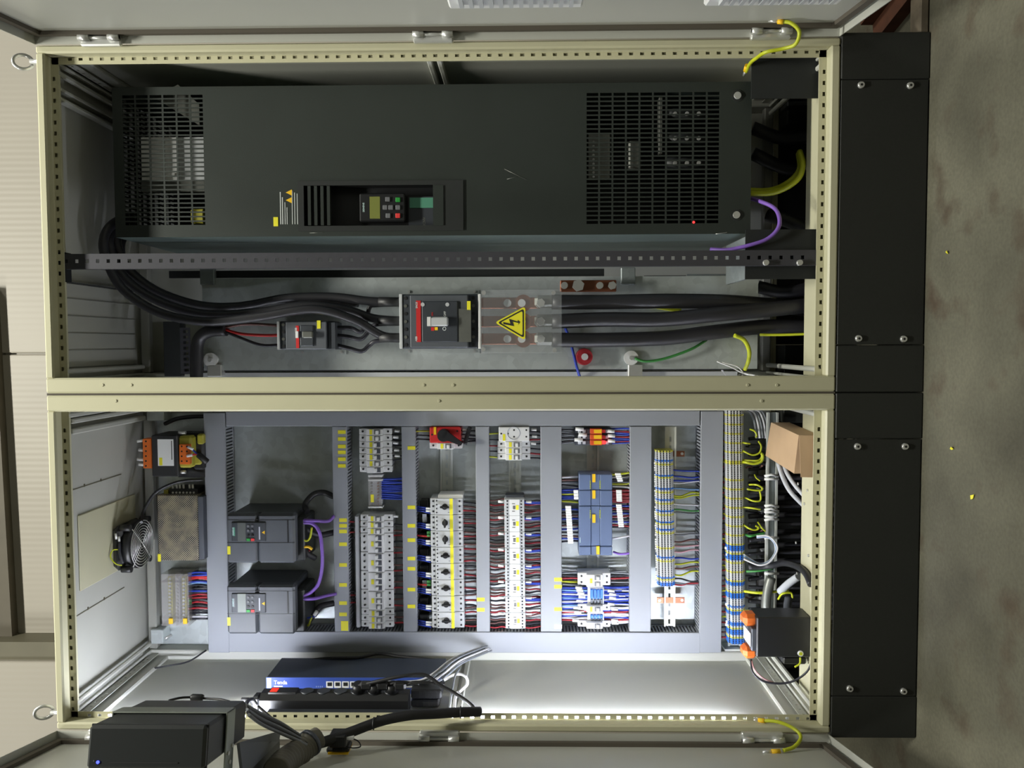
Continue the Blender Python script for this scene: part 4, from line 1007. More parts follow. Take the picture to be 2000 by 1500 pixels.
# ------------------------------------------------------------------ small inverters
def inverter(xl, yt, lb, lcdm):
    """xl, yt: picture corner of the front face"""
    Yi = YM - .165; X0, X1, Z0, Z1 = rect(xl, yt, xl + 133, yt + 96, Yi)
    q = lambda mb, a, b, c, d, Yf, Yb, cc=0: mb.pbox(xl + a, yt + b, xl + c, yt + d, Yf, Yb, 0, cc)
    t = thing('inverter', lb, 'inverter', ((X0 + X1) / 2, YM, Z0))
    part(MB().cbox(X0 + .002, X1 - .002, Yi + .03, YM - .002, Z0 + .006, Z1 - .006, .004), 'housing', 'inverter_dark', t)
    zs = P(xl + 60, yt + 50, Yi).z
    part(MB().cbox(X0, X1, Yi, Yi + .034, zs + .0006, Z1, .006), 'upper_cover', 'inverter', t)
    part(MB().cbox(X0, X1, Yi, Yi + .034, Z0, zs - .0006, .006), 'lower_cover', 'inverter', t)
    part(q(MB(), 1, 55.5, 132, 56.5, Yi - .0005, Yi + .002), 'seam', 'black_plastic', t)
    part(q(MB(), 1, 11, 132, 12, Yi - .0005, Yi + .002), 'seam', 'black_plastic', t)
    k = part(q(MB(), 9, 16, 76, 54, Yi - .003, Yi + .01, .002), 'keypad', 'inverter_dark', t)
    part(q(MB(), 21, 17, 37, 53, Yi - .0035, Yi), 'display', lcdm, k)  # display tones differ by the reflections painted into them
    tx('SIEMENS', xl + 14, yt + 26, yt + 42, Yi - .0034, 'logo', k)
    part(q(MB(), 12, 26, 16, 43, Yi - .0032, Yi), 'logo_plate', 'teal_label' if lcdm == 'lcd_dark' else 'key_grey', k)
    for i in range(3):
        for j in range(2):
            p = P(xl + 42 + 8 * j, yt + 23.5 + 9 * i, Yi - .003); part(MB().cyl(p, p - IN * .002, .0034, 12), 'key', 'key_grey' if i < 2 else 'black_plastic', k)
    part(q(MB(), 38.5, 48, 45, 53, Yi - .005, Yi), 'key', 'key_green', k); part(q(MB(), 47, 48, 53.5, 53, Yi - .005, Yi), 'key', 'key_red', k)
    part(q(MB(), 62.5, 25, 65, 50, Yi - .0034, Yi), 'print', 'tag_grey', t)
    a, b, c = P(xl + 68, yt + 36, Yi - .0035), P(xl + 74, yt + 32.5, Yi - .0035), P(xl + 74, yt + 39.5, Yi - .0035)
    part(MB().prism([a, b, c], (0, .0005, 0)), 'warning_triangle', 'yellow_deep', t)
    part(q(MB(), 118, 12, 120.5, 55, Yi - .0008, Yi), 'latch', 'black_plastic', t)
    part(q(MB(), 1, 63, 7, 79, Yi - .0008, Yi), 'tag', 'yellow_label', t)
    mb = MB()
    for i in range(3): mb.cyl(P(xl + 128, yt + 30 + i * 18, Yi + .07), P(xl + 150, yt + 30 + i * 18, Yi + .07), .012, 10)
    part(q(MB(), 128, 8, 152, 92, Yi + .04, YM - .01, .004), 'gland_plate', 'black_steel', t)
    return t
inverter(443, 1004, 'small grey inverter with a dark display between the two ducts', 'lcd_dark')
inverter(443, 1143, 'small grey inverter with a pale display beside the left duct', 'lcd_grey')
# purple bus cables and wiring of the inverters
g = 'violet bus cables of the small inverters'
Yv = YM - .12
for pts, lb in (([(590, 1016, Yv), (612, 1017, Yv), (640, 1018, YM - .09), (652, 1008, YM - .07)], 'violet bus cable from the inverter with the dark display to the duct'),
           ([(590, 1021, Yv), (610, 1023, Yv), (624, 1040, Yv), (629, 1075, Yv), (629, 1110, Yv), (622, 1140, Yv), (608, 1156, Yv), (592, 1164, Yv)], 'long violet bus cable linking the two small inverters'),
           ([(592, 1170, Yv), (615, 1169, Yv), (640, 1163, YM - .09), (656, 1160, YM - .07)], 'violet bus cable from the inverter with the pale display to the duct')):
    wire('bus_cable', pts, .0048, 'violet', lb, 'cable', None, 8, 7)
wire('earth_wire', [(586, 1040, Yv), (592, 1053, Yv), (600, 1056, Yv), (606, 1048, Yv), (609, 1030, Yv)], .0032, 'yg', 'yellow green wire looped below the inverter with the dark display')
wire('earth_wire', [(586, 1082, Yv), (592, 1070, Yv), (602, 1068, Yv), (610, 1073, Yv)], .0042, 'yellow_deep', 'yellow wire arched below the inverter with the dark display')
wire('earth_wire', [(586, 1206, Yv), (596, 1216, YM - .1), (602, 1222, YM - .1), (606, 1212, YM - .1), (610, 1203, YM - .1)], .003, 'yg', 'yellow green wire looped below the inverter with the pale display')
for pts, lb in (([(600, 1000, YM - .1), (596, 985, YM - .08), (612, 966, YM - .06), (632, 962, YM - .05), (652, 970, YM - .05)], 'black cable arching above the violet cables to the duct'),
                ([(588, 1060, YM - .1), (600, 1080, YM - .1), (615, 1090, YM - .08)], 'thick black motor cable below the dark display inverter'),
                ([(590, 1030, YM - .1), (620, 1045, YM - .06), (652, 1040, YM - .05)], 'black cable passing behind the violet cable to the duct'),
                ([(612, 1203, YM - .09), (625, 1185, YM - .08), (652, 1178, YM - .06)], 'black cable with a white tag by the pale display inverter')):
    wire('control_cable', pts, .0085, 'cable_black', lb, 'cable', None, 8)
wire('wire', [(582, 1205, YM - .1), (600, 1207, YM - .1), (616, 1203, YM - .1)], .003, 'blue_wire', 'blue wire below the inverter with the pale display')
wire('wire', [(582, 1072, YM - .1), (596, 1074, YM - .1), (606, 1076, YM - .1)], .003, 'red_wire', 'dark red wire below the inverter with the dark display')
solo(MB().tube([P(614, 1202, YM - .1), P(619, 1194, YM - .1)], .0052, 8), 'cable_tag', 'tag_white', 'white tag on the black cable by the pale display inverter', 'tag')
# ------------------------------------------------------------------ transformer on the top of the plate
Yt = YM - .13
X0, X1, Z0, Z1 = rect(296, 850, 347, 931, Yt)
t = thing('transformer', 'black transformer with orange terminals and a white label', 'transformer', ((X0 + X1) / 2, YM, Z0))
part(MB().cbox(X0, X1, Yt, YM - .02, Z0, Z1, .003), 'core', 'core', t)
part(MB().pbox(308, 858, 339, 910, Yt - .001, Yt), 'label', 'tag_white', t); part(MB().pbox(311, 894, 317, 909, Yt - .0015, Yt - .0005), 'tag', 'yellow_label', t)
part(MB().pbox(334.5, 861, 336, 898, Yt - .0014, Yt - .0005), 'print', 'print', t)
part(MB().pbox(347, 852, 374, 914, Yt + .012, Yt + .05, c=.006), 'coil', 'coil', t)
part(MB().pbox(376, 856, 398, 918, Yt + .045, YM - .02, c=.006), 'coil', 'core', t)
part(MB().pbox(384, 848, 397, 868, Yt + .04, Yt + .06, c=.004), 'coil', 'coil', t)
part(MB().pbox(376, 886, 392, 908, Yt + .036, Yt + .06, c=.004), 'coil', 'coil', t)
part(MB().pbox(347, 846, 400, 932, Yt + .06, YM - .015), 'lower_yoke', 'core', t)
a = part(MB().pbox(279, 857, 296, 915, Yt + .008, Yt + .04, c=.001), 'terminal_block', 'orange', t)
b = part(MB().pbox(350, 868, 370, 907, Yt + .002, Yt + .03, c=.001), 'terminal_block', 'orange', t)
for i in range(6): p = P(285, 862 + i * 9.6, Yt + .008); part(MB().cyl(p + IN * .001, p - IN * .0006, .0026, 8), 'screw', 'screw_dark', a)
for i in range(4):
    for px in (355, 365): p = P(px, 872 + i * 9.6, Yt + .002); part(MB().cyl(p + IN * .001, p - IN * .0006, .0024, 8), 'screw', 'screw_dark', b)
for y in (845, 922):
    part(MB().cyl(P(349, y, Yt + .02), P(363, y, Yt + .02), .005, 8), 'bolt', 'zinc', t)
for i, y in enumerate((860, 880, 898, 908)):
    solo(MB().tube([P(281, y, Yt + .02), P(268 + i % 2 * 3, y + (2 if i < 1 else -1), Yt + .02)], .0038, 7), 'wire_tag', 'tag_white', 'white wire tag on the orange terminals nearest the roof', 'tag', 'white tags of the transformer')
wire('wire', [(366, 873, Yt), (378, 880, Yt), (388, 890, Yt), (396, 896, Yt + .01)], .0028, 'blue_wire', 'blue wire from the orange transformer terminals into a black sleeve')
wire('wire', [(364, 891, Yt), (376, 888, Yt), (388, 888, Yt), (397, 894, Yt + .01)], .0028, 'red', 'red wire from the orange transformer terminals into a black sleeve')
for q in (((367, 873), (377, 878)), ((365, 891), (376, 889))):
    solo(MB().tube([P(*q[0], Yt - .003), P(*q[1], Yt - .003)], .0038, 7), 'wire_tag', 'tag_white', 'white wire tag on the orange terminals facing the duct', 'tag', 'white tags at the duct side of the transformer')
wire('cable_sleeve', [(388, 888, Yt), (396, 895, Yt - .002), (404, 902, Yt + .004)], .009, 'black_rubber', 'black sleeve end in front of the duct by the transformer', 'sleeve', None, 10)
# ------------------------------------------------------------------ perforated power supply
Yp = YM - .10
X0, X1, Z0, Z1 = rect(308, 967, 386, 1095, Yp)
t = thing('power_supply', 'perforated metal power supply with a row of tagged terminals', 'power supply', ((X0 + X1) / 2, YM, Z0))
def mesh_holes():
    m = bpy.data.materials.new('perforated'); m.use_nodes = True; nt = m.node_tree; b = nt.nodes['Principled BSDF']; L = nt.links.new
    tc = nt.nodes.new('ShaderNodeTexCoord'); v = nt.nodes.new('ShaderNodeTexVoronoi'); v.inputs['Scale'].default_value = 235; v.inputs['Randomness'].default_value = 0; v.voronoi_dimensions = '2D'
    sx = nt.nodes.new('ShaderNodeSeparateXYZ'); cx = nt.nodes.new('ShaderNodeCombineXYZ'); L(tc.outputs['Object'], sx.inputs[0]); L(sx.outputs[0], cx.inputs[0]); L(sx.outputs[2], cx.inputs[1])
    mp_ = nt.nodes.new('ShaderNodeMapping'); mp_.inputs['Rotation'].default_value = (0, 0, math.radians(45)); L(cx.outputs[0], mp_.inputs[0]); L(mp_.outputs[0], v.inputs['Vector'])
    r = nt.nodes.new('ShaderNodeValToRGB'); L(v.outputs['Distance'], r.inputs[0]); e = r.color_ramp.elements; e[0].position = .40; e[0].color = lin((30, 28, 24)); e[1].position = .46; e[1].color = lin((176, 170, 156))
    n = nt.nodes.new('ShaderNodeTexNoise'); n.inputs['Scale'].default_value = 38; n.inputs['Detail'].default_value = 3; L(tc.outputs['Object'], n.inputs['Vector'])
    r2 = nt.nodes.new('ShaderNodeValToRGB'); L(n.outputs[0], r2.inputs[0]); k = r2.color_ramp.elements; k[0].position = .40; k[0].color = lin((36, 32, 26)); k[1].position = .64; k[1].color = lin((128, 118, 88))
    gt = nt.nodes.new('ShaderNodeMath'); gt.operation = 'GREATER_THAN'; gt.inputs[1].default_value = .42; L(v.outputs['Distance'], gt.inputs[0])
    mx = nt.nodes.new('ShaderNodeMix'); mx.data_type = 'RGBA'; L(gt.outputs[0], mx.inputs[0]); L(r2.outputs[0], mx.inputs[6]); L(r.outputs[0], mx.inputs[7]); L(mx.outputs[2], b.inputs['Base Color'])
    b.inputs['Roughness'].default_value = .4; b.inputs['Metallic'].default_value = .3; MATS['perforated'] = m
mesh_holes()
part(MB().cbox(X0, X1, Yp, YM - .005, Z0, Z1, .002), 'perforated_cover', 'perforated', t)
part(MB().pbox(386, 970, 398, 1093, Yp + .006, YM - .004, c=.001), 'side_flange', 'psu_grey', t)
part(MB().pbox(308, 1082, 314, 1097, Yp - .001, Yp + .001), 'tag', 'yellow_label', t)
part(MB().pbox(330, 955, 386, 967, Yp + .02, YM - .01, c=.001), 'terminal_block', 'black_plastic', t)
part(MB().pbox(320, 957, 328, 966, Yp + .02, YM - .02), 'trimmer', 'coil', t)
for i in range(7):
    p = P(338 + i * 6.8, 962, Yp + .02); part(MB().cyl(p, p - IN * .002, .003, 8), 'screw', 'zinc', t)
for px in (338, 346, 352, 359, 371, 377):
    solo(MB().tube([P(px, 957, Yp + .03), P(px - 1, 946, Yp + .025)], .003, 7), 'wire_tag', 'tag_white', 'white wire tag on the power supply terminals', 'tag', 'white tags of the power supply')
# ------------------------------------------------------------------ clear distribution block
X0, X1, Z0, Z1 = rect(316, 1122, 369, 1222, YM - .075)
t = thing('distribution_block', 'large clear terminal block with brass bars and coloured wires', 'terminal block', ((X0 + X1) / 2, YM, Z0))
part(MB().box(X0, X1, YM - .03, YM - .004, Z0, Z1), 'base', 'dim_metal', t)
part(MB().box(X0, X1, YM - .077, YM - .075, Z0, Z1), 'cover', 'clear_dim', t)
for px in (317, 344, 368): part(MB().pbox(px - 1, 1122, px + 1, 1222, YM - .079, YM - .03), 'rib', 'clear_dim', t)
for y in (1122, 1137, 1208, 1221): part(MB().pbox(315, y - 1, 370, y + 1, YM - .079, YM - .03), 'rib', 'clear_dim', t)
for px in (333, 347, 360):
    part(MB().pbox(px - 4, 1126, px + 4, 1218, YM - .055, YM - .03), 'brass_bar', 'coil' if px != 347 else 'tag_grey', t)
    for y in range(1130, 1218, 7): p = P(px, y, YM - .055); part(MB().cyl(p, p - IN * .006, .0034, 8), 'screw', 'zinc', t)
for px in (333, 361): part(MB().pbox(px - 4, 1208, px + 4, 1219, YM - .082, YM - .078, c=.001), 'clip', 'yellow_deep', t)
g = 'wires from the clear block into the wide duct'
for i, (y, m_) in enumerate(((1118, 'blue_wire'), (1122, 'blue_wire'), (1126, 'red'), (1130, 'red'), (1135, 'blue_wire'), (1139, 'lightblue_wire'), (1144, 'black_wire'), (1148, 'black_wire'), (1152, 'blue_wire'), (1156, 'black_wire'), (1162, 'red_wire'), (1167, 'red_wire'), (1172, 'black_wire'), (1177, 'red_wire'), (1182, 'black_wire'), (1187, 'red_wire'), (1192, 'black_wire'), (1197, 'black_wire'), (1202, 'white_wire'), (1207, 'black_wire'))):
    cn = {'blue_wire': 'blue', 'red': 'bright red', 'lightblue_wire': 'pale blue', 'black_wire': 'black', 'red_wire': 'dark red', 'white_wire': 'white'}[m_]
    wire('wire', [(368, y + 2, YM - .045), (386, y + rnd.uniform(-2, 2), YM - .06), (406, y + rnd.uniform(-1, 2), YM - .055)], .0034, m_, cn + ' wire from the clear brass terminal block to the top duct', 'wire', cn + ' ' + g)
for y in (1172, 1178): solo(MB().tube([P(369, y, YM - .06), P(374, y, YM - .06)], .004, 7), 'wire_tag', 'green', 'green ring tag on a wire of the clear brass block', 'tag', 'green ring tags')
# plate clamps at the two top corners
for q, c_ in (((286, 804, 320, 822), CL), ((294, 1230, 318, 1258), CL)): part(MB().pbox(*q, YM - .05, YM, c=.002), 'plate_clamp', 'galv', c_)
p = P(335, 1240, YM - .03); part(MB().cyl(p, P(322, 1247, YM - .05), .004, 8), 'clamp_screw', 'zinc', CL)
wire('control_cable', [(322, 828, YM - .02), (345, 818, YM - .03), (375, 814, YM - .03), (402, 813, YM - .03)], .006, 'cable_black', 'black cable curving above the transformer into the top duct', 'cable')
wire('fan_cable', [(276, 1020, .30), (280, 1000, .34), (300, 966, .355), (328, 948, .365), (360, 939, .375), (396, 937, .385)], .0045, 'cable_black', 'black fan cable curving from the roof fan to the top duct', 'cable')
wire('control_cable', [(298, 1306, .34), (330, 1300, .345), (368, 1292, .38), (403, 1270, .42)], .0025, 'cable_black', 'thin black cable sagging from the top duct along the side wall', 'cable')
# ------------------------------------------------------------------ roof fan
c0 = P(268, 1062, .32); xc = c0.x; zb_ = 1.966; yc = .322; R_ = .066
t = thing('cabinet_fan', 'black roof fan with a round wire guard facing down', 'fan', (xc, yc, zb_))
part(MB().cbox(xc - .060, xc + .060, yc - .066, yc + .062, zb_ + .026, ZT - .0105, .012), 'housing', 'black_plastic', t)
part(MB().cyl((xc, yc, zb_ + .006), (xc, yc, zb_ + .03), .066, 40), 'shroud', 'black_plastic', t)
for sx in (-1, 1):
    for sy in (-1, 1): part(MB().cyl((xc + sx * .056, yc + sy * .056, zb_ + .004), (xc + sx * .056, yc + sy * .056, zb_ + .03), .009, 12), 'mounting_lug', 'black_plastic', t)
gd = MB()
for r_ in [.012 + .0074 * i for i in range(8)]: gd.ring((xc, yc, zb_), (0, 0, 1), r_, .0011, 36, 5)
for k in range(4):
    an = math.pi / 4 + k * math.pi / 2; gd.tube([(xc, yc, zb_ - .001), (xc + math.cos(an) * R_ * 1.1, yc + math.sin(an) * R_ * 1.1, zb_ + .002)], .0015, 6)
part(gd, 'wire_guard', 'zinc', t)
hb = part(MB().cyl((xc, yc, zb_ + .004), (xc, yc, zb_ + .02), .022, 24), 'hub', 'black_plastic', t)
for k in range(7):
    an = k * 2 * math.pi / 7; u = Vector((math.cos(an), math.sin(an), 0)); v = Vector((-math.sin(an), math.cos(an), 0)); o_ = Vector((xc, yc, zb_ + .0055))
    part(MB().prism([o_ + u * .02 - v * .004, o_ + u * .062 - v * .012, o_ + u * .062 + v * .02 + UP * .01, o_ + u * .02 + v * .008 + UP * .006], (0, 0, .0015)), 'blade', 'black_plastic', t)
yf = yc - .067
for y in (1042, 1048): part(MB().tube([P(226 + (y - 1042), y, yf), P(227 + (y - 1042), y + 11, yf)], .003, 6), 'connector', 'tag_white', t)
part(MB().tube(spline([P(233, 1058, yf), P(234, 1080, yf - .002), P(240, 1100, yf)], 5), .004, 7), 'lead', 'black_wire', t)
part(MB().tube(spline([P(238, 1104, yf - .002), P(226, 1101, yf - .01), P(216, 1088, yf - .012), P(220, 1075, yf - .008), P(232, 1073, yf - .002)], 5), .0018, 6), 'earth_lead', 'yg', t)
# ------------------------------------------------------------------ wiring between rails and ducts
NAME = {'red_wire': 'dark red', 'black_wire': 'black', 'brown_wire': 'brown', 'blue_wire': 'blue', 'lightblue_wire': 'pale blue', 'white_wire': 'white', 'yg': 'yellow green', 'grey_wire': 'grey', 'pink_wire': 'pink', 'red': 'bright red', 'green': 'green'}
def wires(x0, x1, y0, y1, n, cols, Y0, Y1, where, r_=.0021, sag=3., name='wire', bow=0.):
    for i in range(n):
        y = y0 + (y1 - y0) * (i + .5) / n + rnd.uniform(-.8, .8); m_ = cols[i % len(cols)]; dy = rnd.uniform(-sag, sag); d2 = rnd.uniform(-sag, sag)
        xm = (x0 + x1) / 2
        nm_ = name if name != 'wire' else next((v for k_, v in (('contactor', 'contactor_wire'), ('motor', 'motor_wire'), ('breaker', 'breaker_wire'), ('terminal', 'terminal_wire'), ('controller', 'controller_wire'), ('processor', 'controller_wire')) if k_ in where), 'wire')
        wire(nm_, [(x0, y, Y0), (x0 + (x1 - x0) * .35, y + dy * .5 + bow, (Y0 * 2 + Y1) / 3), (x0 + (x1 - x0) * .7, y + dy, (Y0 + 2 * Y1) / 3), (x1, y + dy + d2, Y1)], r_, m_, '%s wire %s' % (NAME[m_], where), 'wire', '%s wires %s' % (NAME[m_], where), 5, 3)
RB = ('red_wire', 'black_wire', 'brown_wire'); a_ = YM - .045; b_ = YM - .05
wires(764, 790, 845, 905, 6, ('black_wire',), a_, b_, 'below the row of seven breakers', .0026)
wires(744, 790, 934, 975, 10, ('blue_wire',), a_, b_, 'from the small clear block to the duct', .0034, 2)
wires(678, 704, 1014, 1056, 4, ('red_wire', 'black_wire'), b_, YM - .035, 'feeding the upper side of the long breaker row', .0026, 1)
wires(678, 704, 1152, 1180, 4, ('black_wire', 'red_wire'), b_, YM - .035, 'feeding the middle of the long breaker row', .0026, 1)
wires(766, 790, 1018, 1222, 18, ('black_wire', 'brown_wire', 'red_wire'), a_, b_, 'below the long breaker row', .0026, 1.5)
wires(900, 934, 976, 1226, 30, ('black_wire', 'brown_wire', 'red_wire'), YM - .05, b_, 'below the motor switches', .0026, 3)
for i in range(8):
    y = 1000 + 31.75 * i
    for dy in (-5, -1, 3):
        wire('wire', [(812, y + dy - 6, YM - .045), (826, y + dy - 4, YM - .06), (842, y + dy, YM - .065)], .0022, 'blue_wire', 'blue wire at the upper side of the motor switches', 'wire', 'blue control wires of the motor switches', 5, 3)
for y in (1045, 1140): wire('wire', [(812, y, YM - .045), (826, y + 2, YM - .06), (842, y + 3, YM - .065)], .0028, 'red', 'bright red wire at the upper side of the motor switches', 'wire', 'red wires of the motor switches', 5, 3)
for y in (1040, 1046, 1136, 1142): solo(MB().tube([P(834, y, YM - .066), P(842, y, YM - .066)], .004, 7), 'wire_tag', 'green', 'green sleeve at the upper side of a motor switch', 'tag', 'green sleeves of the motor switches')
wires(955, 990, 974, 1228, 34, ('brown_wire', 'red_wire', 'black_wire', 'brown_wire'), b_, YM - .05, 'above the contactors', .0026, 3, bow=2)
wires(1019, 1060, 974, 1228, 34, ('black_wire', 'red_wire', 'brown_wire', 'red_wire'), YM - .05, b_, 'below the contactors', .0026, 3, bow=2)
for i in range(7):
    y = 980 + 31.5 * i
    for dy in (0, 2.5): wire('wire', [(1024, y + dy, YM - .07), (1040, y + dy + 1, YM - .068), (1060, y + dy + rnd.uniform(-2, 2), YM - .06)], .0022, 'blue_wire', 'blue control wire below a contactor', 'wire', 'blue control wires of the contactors', 5, 3)
def tags(pts, Y, L=10, r_=.0034, where='', m='tag_white', dirx=1):
    for px, py in pts: solo(MB().tube([P(px, py, Y), P(px + L * dirx, py + .6, Y)], r_, 7), 'wire_tag', m, 'white wire tag ' + where, 'tag', 'white wire tags ' + where)
tags([(973, 979.5 + 31.3 * i) for i in range(8)], YM - .075, 11, .0036, 'above the contactors')
tags([(1027, 980 + 31.3 * i) for i in range(8)], YM - .078, 11, .0036, 'below the contactors')
tags([(771, 841.5), (768, 853.5), (768, 865), (770, 879), (771, 890)], YM - .055, 10, .0036, 'below the row of seven breakers')
tags([(769, 1008)], YM - .055, 9, .0036, 'heading the long breaker row')
tags([(832, 993 + 31.75 * i) for i in range(8)] + [(832, 998 + 31.75 * i) for i in range(8)], YM - .068, 12, .003, 'at the upper side of the motor switches')
wires(812, 842, 838, 862, 3, ('yg', 'black_wire', 'black_wire'), b_, YM - .04, 'above the red rotary switch', .0024, 1)
wires(898, 934, 836, 868, 4, ('black_wire',), YM - .05, b_, 'below the red rotary switch', .003, 3)
wire('control_cable', [(918, 834, YM - .06), (912, 852, YM - .07), (908, 868, YM - .075)], .006, 'cable_black', 'black cable end hanging below the red rotary switch', 'cable')
tags([(903, 839), (903, 852)], YM - .06, 9, .0036, 'below the red rotary switch')
wires(955, 976, 842, 898, 5, ('yg', 'black_wire', 'red_wire', 'black_wire'), b_, YM - .04, 'above the socket and its breakers', .0024, 1)
wires(1034, 1060, 838, 898, 7, ('black_wire', 'black_wire', 'red_wire'), YM - .045, b_, 'below the socket and its breakers', .0026, 2)
tags([(1038, 839), (1039, 852), (1037, 866)], YM - .06, 10, .0036, 'below the socket')
wires(1096, 1124, 838, 868, 8, ('black_wire', 'grey_wire'), b_, YM - .04, 'above the orange relays', .0026, 2)
wires(1194, 1232, 837, 868, 9, ('blue_wire', 'red_wire', 'blue_wire'), YM - .04, b_, 'below the orange relays', .0026, 1.5)
tags([(1124, 838), (1130, 849), (1122, 859)], YM - .055, 16, .005, 'above the orange relays'); tags([(1186, 842), (1187, 851), (1187, 861)], YM - .055, 14, .005, 'below the orange relays')
wires(1096, 1134, 930, 950, 4, ('white_wire', 'brown_wire', 'grey_wire', 'black_wire'), b_, YM - .035, 'above the upper controller module', .0034, 2)
wires(1096, 1134, 955, 980, 6, ('blue_wire', 'blue_wire', 'yg'), b_, YM - .035, 'above the second controller module', .0034, 2)
wires(1194, 1232, 926, 952, 6, ('yg', 'white_wire', 'black_wire', 'grey_wire'), YM - .04, b_, 'below the upper controller module', .003, 3)
wires(1194, 1232, 958, 982, 7, ('red_wire',), YM - .04, b_, 'below the second controller module', .0034, 1.5)
wires(1194, 1232, 986, 1032, 9, ('blue_wire', 'red_wire', 'black_wire'), YM - .04, b_, 'below the wide processor', .003, 2)
wires(1096, 1134, 992, 1062, 11, ('blue_wire', 'black_wire', 'brown_wire'), b_, YM - .035, 'above the wide processor', .003, 2)
def flags(x, y0, y1, n, dx, where, Y, w_=11):
    for i in range(n):
        y = y0 + (y1 - y0) * (i + .5) / n; h = (y1 - y0) / n * .47; xx = x + dx * i / n
        solo(MB().pbox(xx - w_ / 2, y - h, xx + w_ / 2, y + h, Y, Y + .005, c=.001), 'wire_marker', 'tag_white', 'white wire marker in the stack ' + where, 'tag', 'white wire markers ' + where)
flags(1110, 988, 1062, 15, 5, 'above the wide processor', YM - .078)
flags(1207, 924, 941, 4, 6, 'below the upper controller module', YM - .07); flags(1209, 957, 980, 7, 1, 'below the second controller module', YM - .07)
flags(1209, 985, 1030, 11, 5, 'below the wide processor', YM - .07); flags(1125, 957, 976, 3, 1, 'above the second controller module', YM - .07, 9)
wire('wire', [(1196, 1052, YM - .05), (1210, 1050, YM - .06), (1232, 1046, YM - .055)], .003, 'white_wire', 'white cable from the wide processor to the duct')
wire('bus_cable', [(1198, 1078, YM - .05), (1212, 1082, YM - .06), (1234, 1080, YM - .06)], .0036, 'violet', 'violet cable from the small controller module to the duct', 'cable')
wires(1096, 1132, 1116, 1144, 5, ('grey_wire', 'black_wire', 'red_wire', 'yg'), b_, YM - .04, 'above the two pole breaker', .003, 1.5)
wires(1096, 1150, 1146, 1184, 10, ('blue_wire', 'lightblue_wire', 'blue_wire', 'white_wire'), b_, YM - .045, 'above the blue terminal blocks', .003, 2)
wires(1096, 1150, 1184, 1212, 8, ('white_wire', 'blue_wire', 'white_wire', 'red_wire'), b_, YM - .045, 'beside the slim breaker above the controller duct', .003, 2)
wires(1190, 1232, 1116, 1144, 5, ('grey_wire', 'black_wire', 'red_wire'), YM - .045, b_, 'below the two pole breaker', .003, 1.5)
wires(1178, 1232, 1144, 1182, 12, ('blue_wire', 'blue_wire', 'white_wire'), YM - .045, b_, 'below the blue terminal blocks', .003, 2)
wires(1178, 1232, 1184, 1218, 10, ('white_wire', 'white_wire', 'blue_wire', 'red_wire'), YM - .045, b_, 'beside the slim breaker below the blue terminals', .003, 2)
tags([(1124, 1148), (1126, 1153), (1128, 1159), (1130, 1166), (1126, 1174), (1120, 1187), (1122, 1196), (1118, 1212)], YM - .065, 13, .004, 'above the blue terminal blocks')
tags([(1187, 1154), (1190, 1161), (1190, 1168), (1187, 1180), (1194, 1190), (1194, 1199), (1194, 1212), (1195, 1217)], YM - .065, 13, .004, 'below the blue terminal blocks')
# terminal strip 1: marker sleeves above, coloured field wires below
for i in range(56):
    y = 893 + (1146 - 893) * (i + .5) / 56
    if i % 7 == 6: continue
    solo(MB().tube([P(1277 + (y - 893) * .012 + rnd.uniform(0, 2), y, YT + .03), P(1287 + (y - 893) * .012, y + .5, YT + .025)], .0026, 6), 'wire_tag', 'tag_white', 'white wire tag along the upper side of the short terminal strip', 'tag', 'white wire tags of the short terminal strip')
for y, m_, s_ in ((918, 'blue_wire', 2), (930, 'blue_wire', 3), (939, 'blue_wire', 0), (943, 'white_wire', -2), (954, 'lightblue_wire', 2), (968, 'yg', -6), (972, 'yg', -4), (984, 'white_wire', 2), (995, 'green', 3), (1001, 'grey_wire', 3), (1044, 'grey_wire', -1), (1058, 'brown_wire', -4), (1066, 'pink_wire', 0), (1077, 'pink_wire', -3), (1090, 'blue_wire', 2), (1102, 'yg', -4), (1110, 'brown_wire', -3), (1122, 'yg', -6), (1130, 'black_wire', 6), (1138, 'grey_wire', 4), (1141, 'red_wire', -2)):
    wire('wire', [(1314, y, YT + .03), (1330, y + rnd.uniform(-1, 2), YT + .04), (1350, y + s_, YM - .05), (1369, y + s_ + rnd.uniform(-2, 2), YM - .05)], .0026, m_, NAME[m_] + ' field wire from the short terminal strip to the wide duct', 'wire', NAME[m_] + ' field wires of the short terminal strip', 5, 4)
# terminal strip 2: wires from the duct above, marker tags, yellow green loops below
wires(1408, 1424, 806, 1250, 44, ('red_wire', 'black_wire', 'brown_wire', 'red_wire', 'yg'), YM - .05, YT + .03, 'between the wide duct and the long terminal strip', .0028, 1)
tags([(1416, 1070), (1418, 1083), (1417, 1180), (1418, 1214), (1417, 1220)], YT + .02, 8, .004, 'along the long terminal strip')
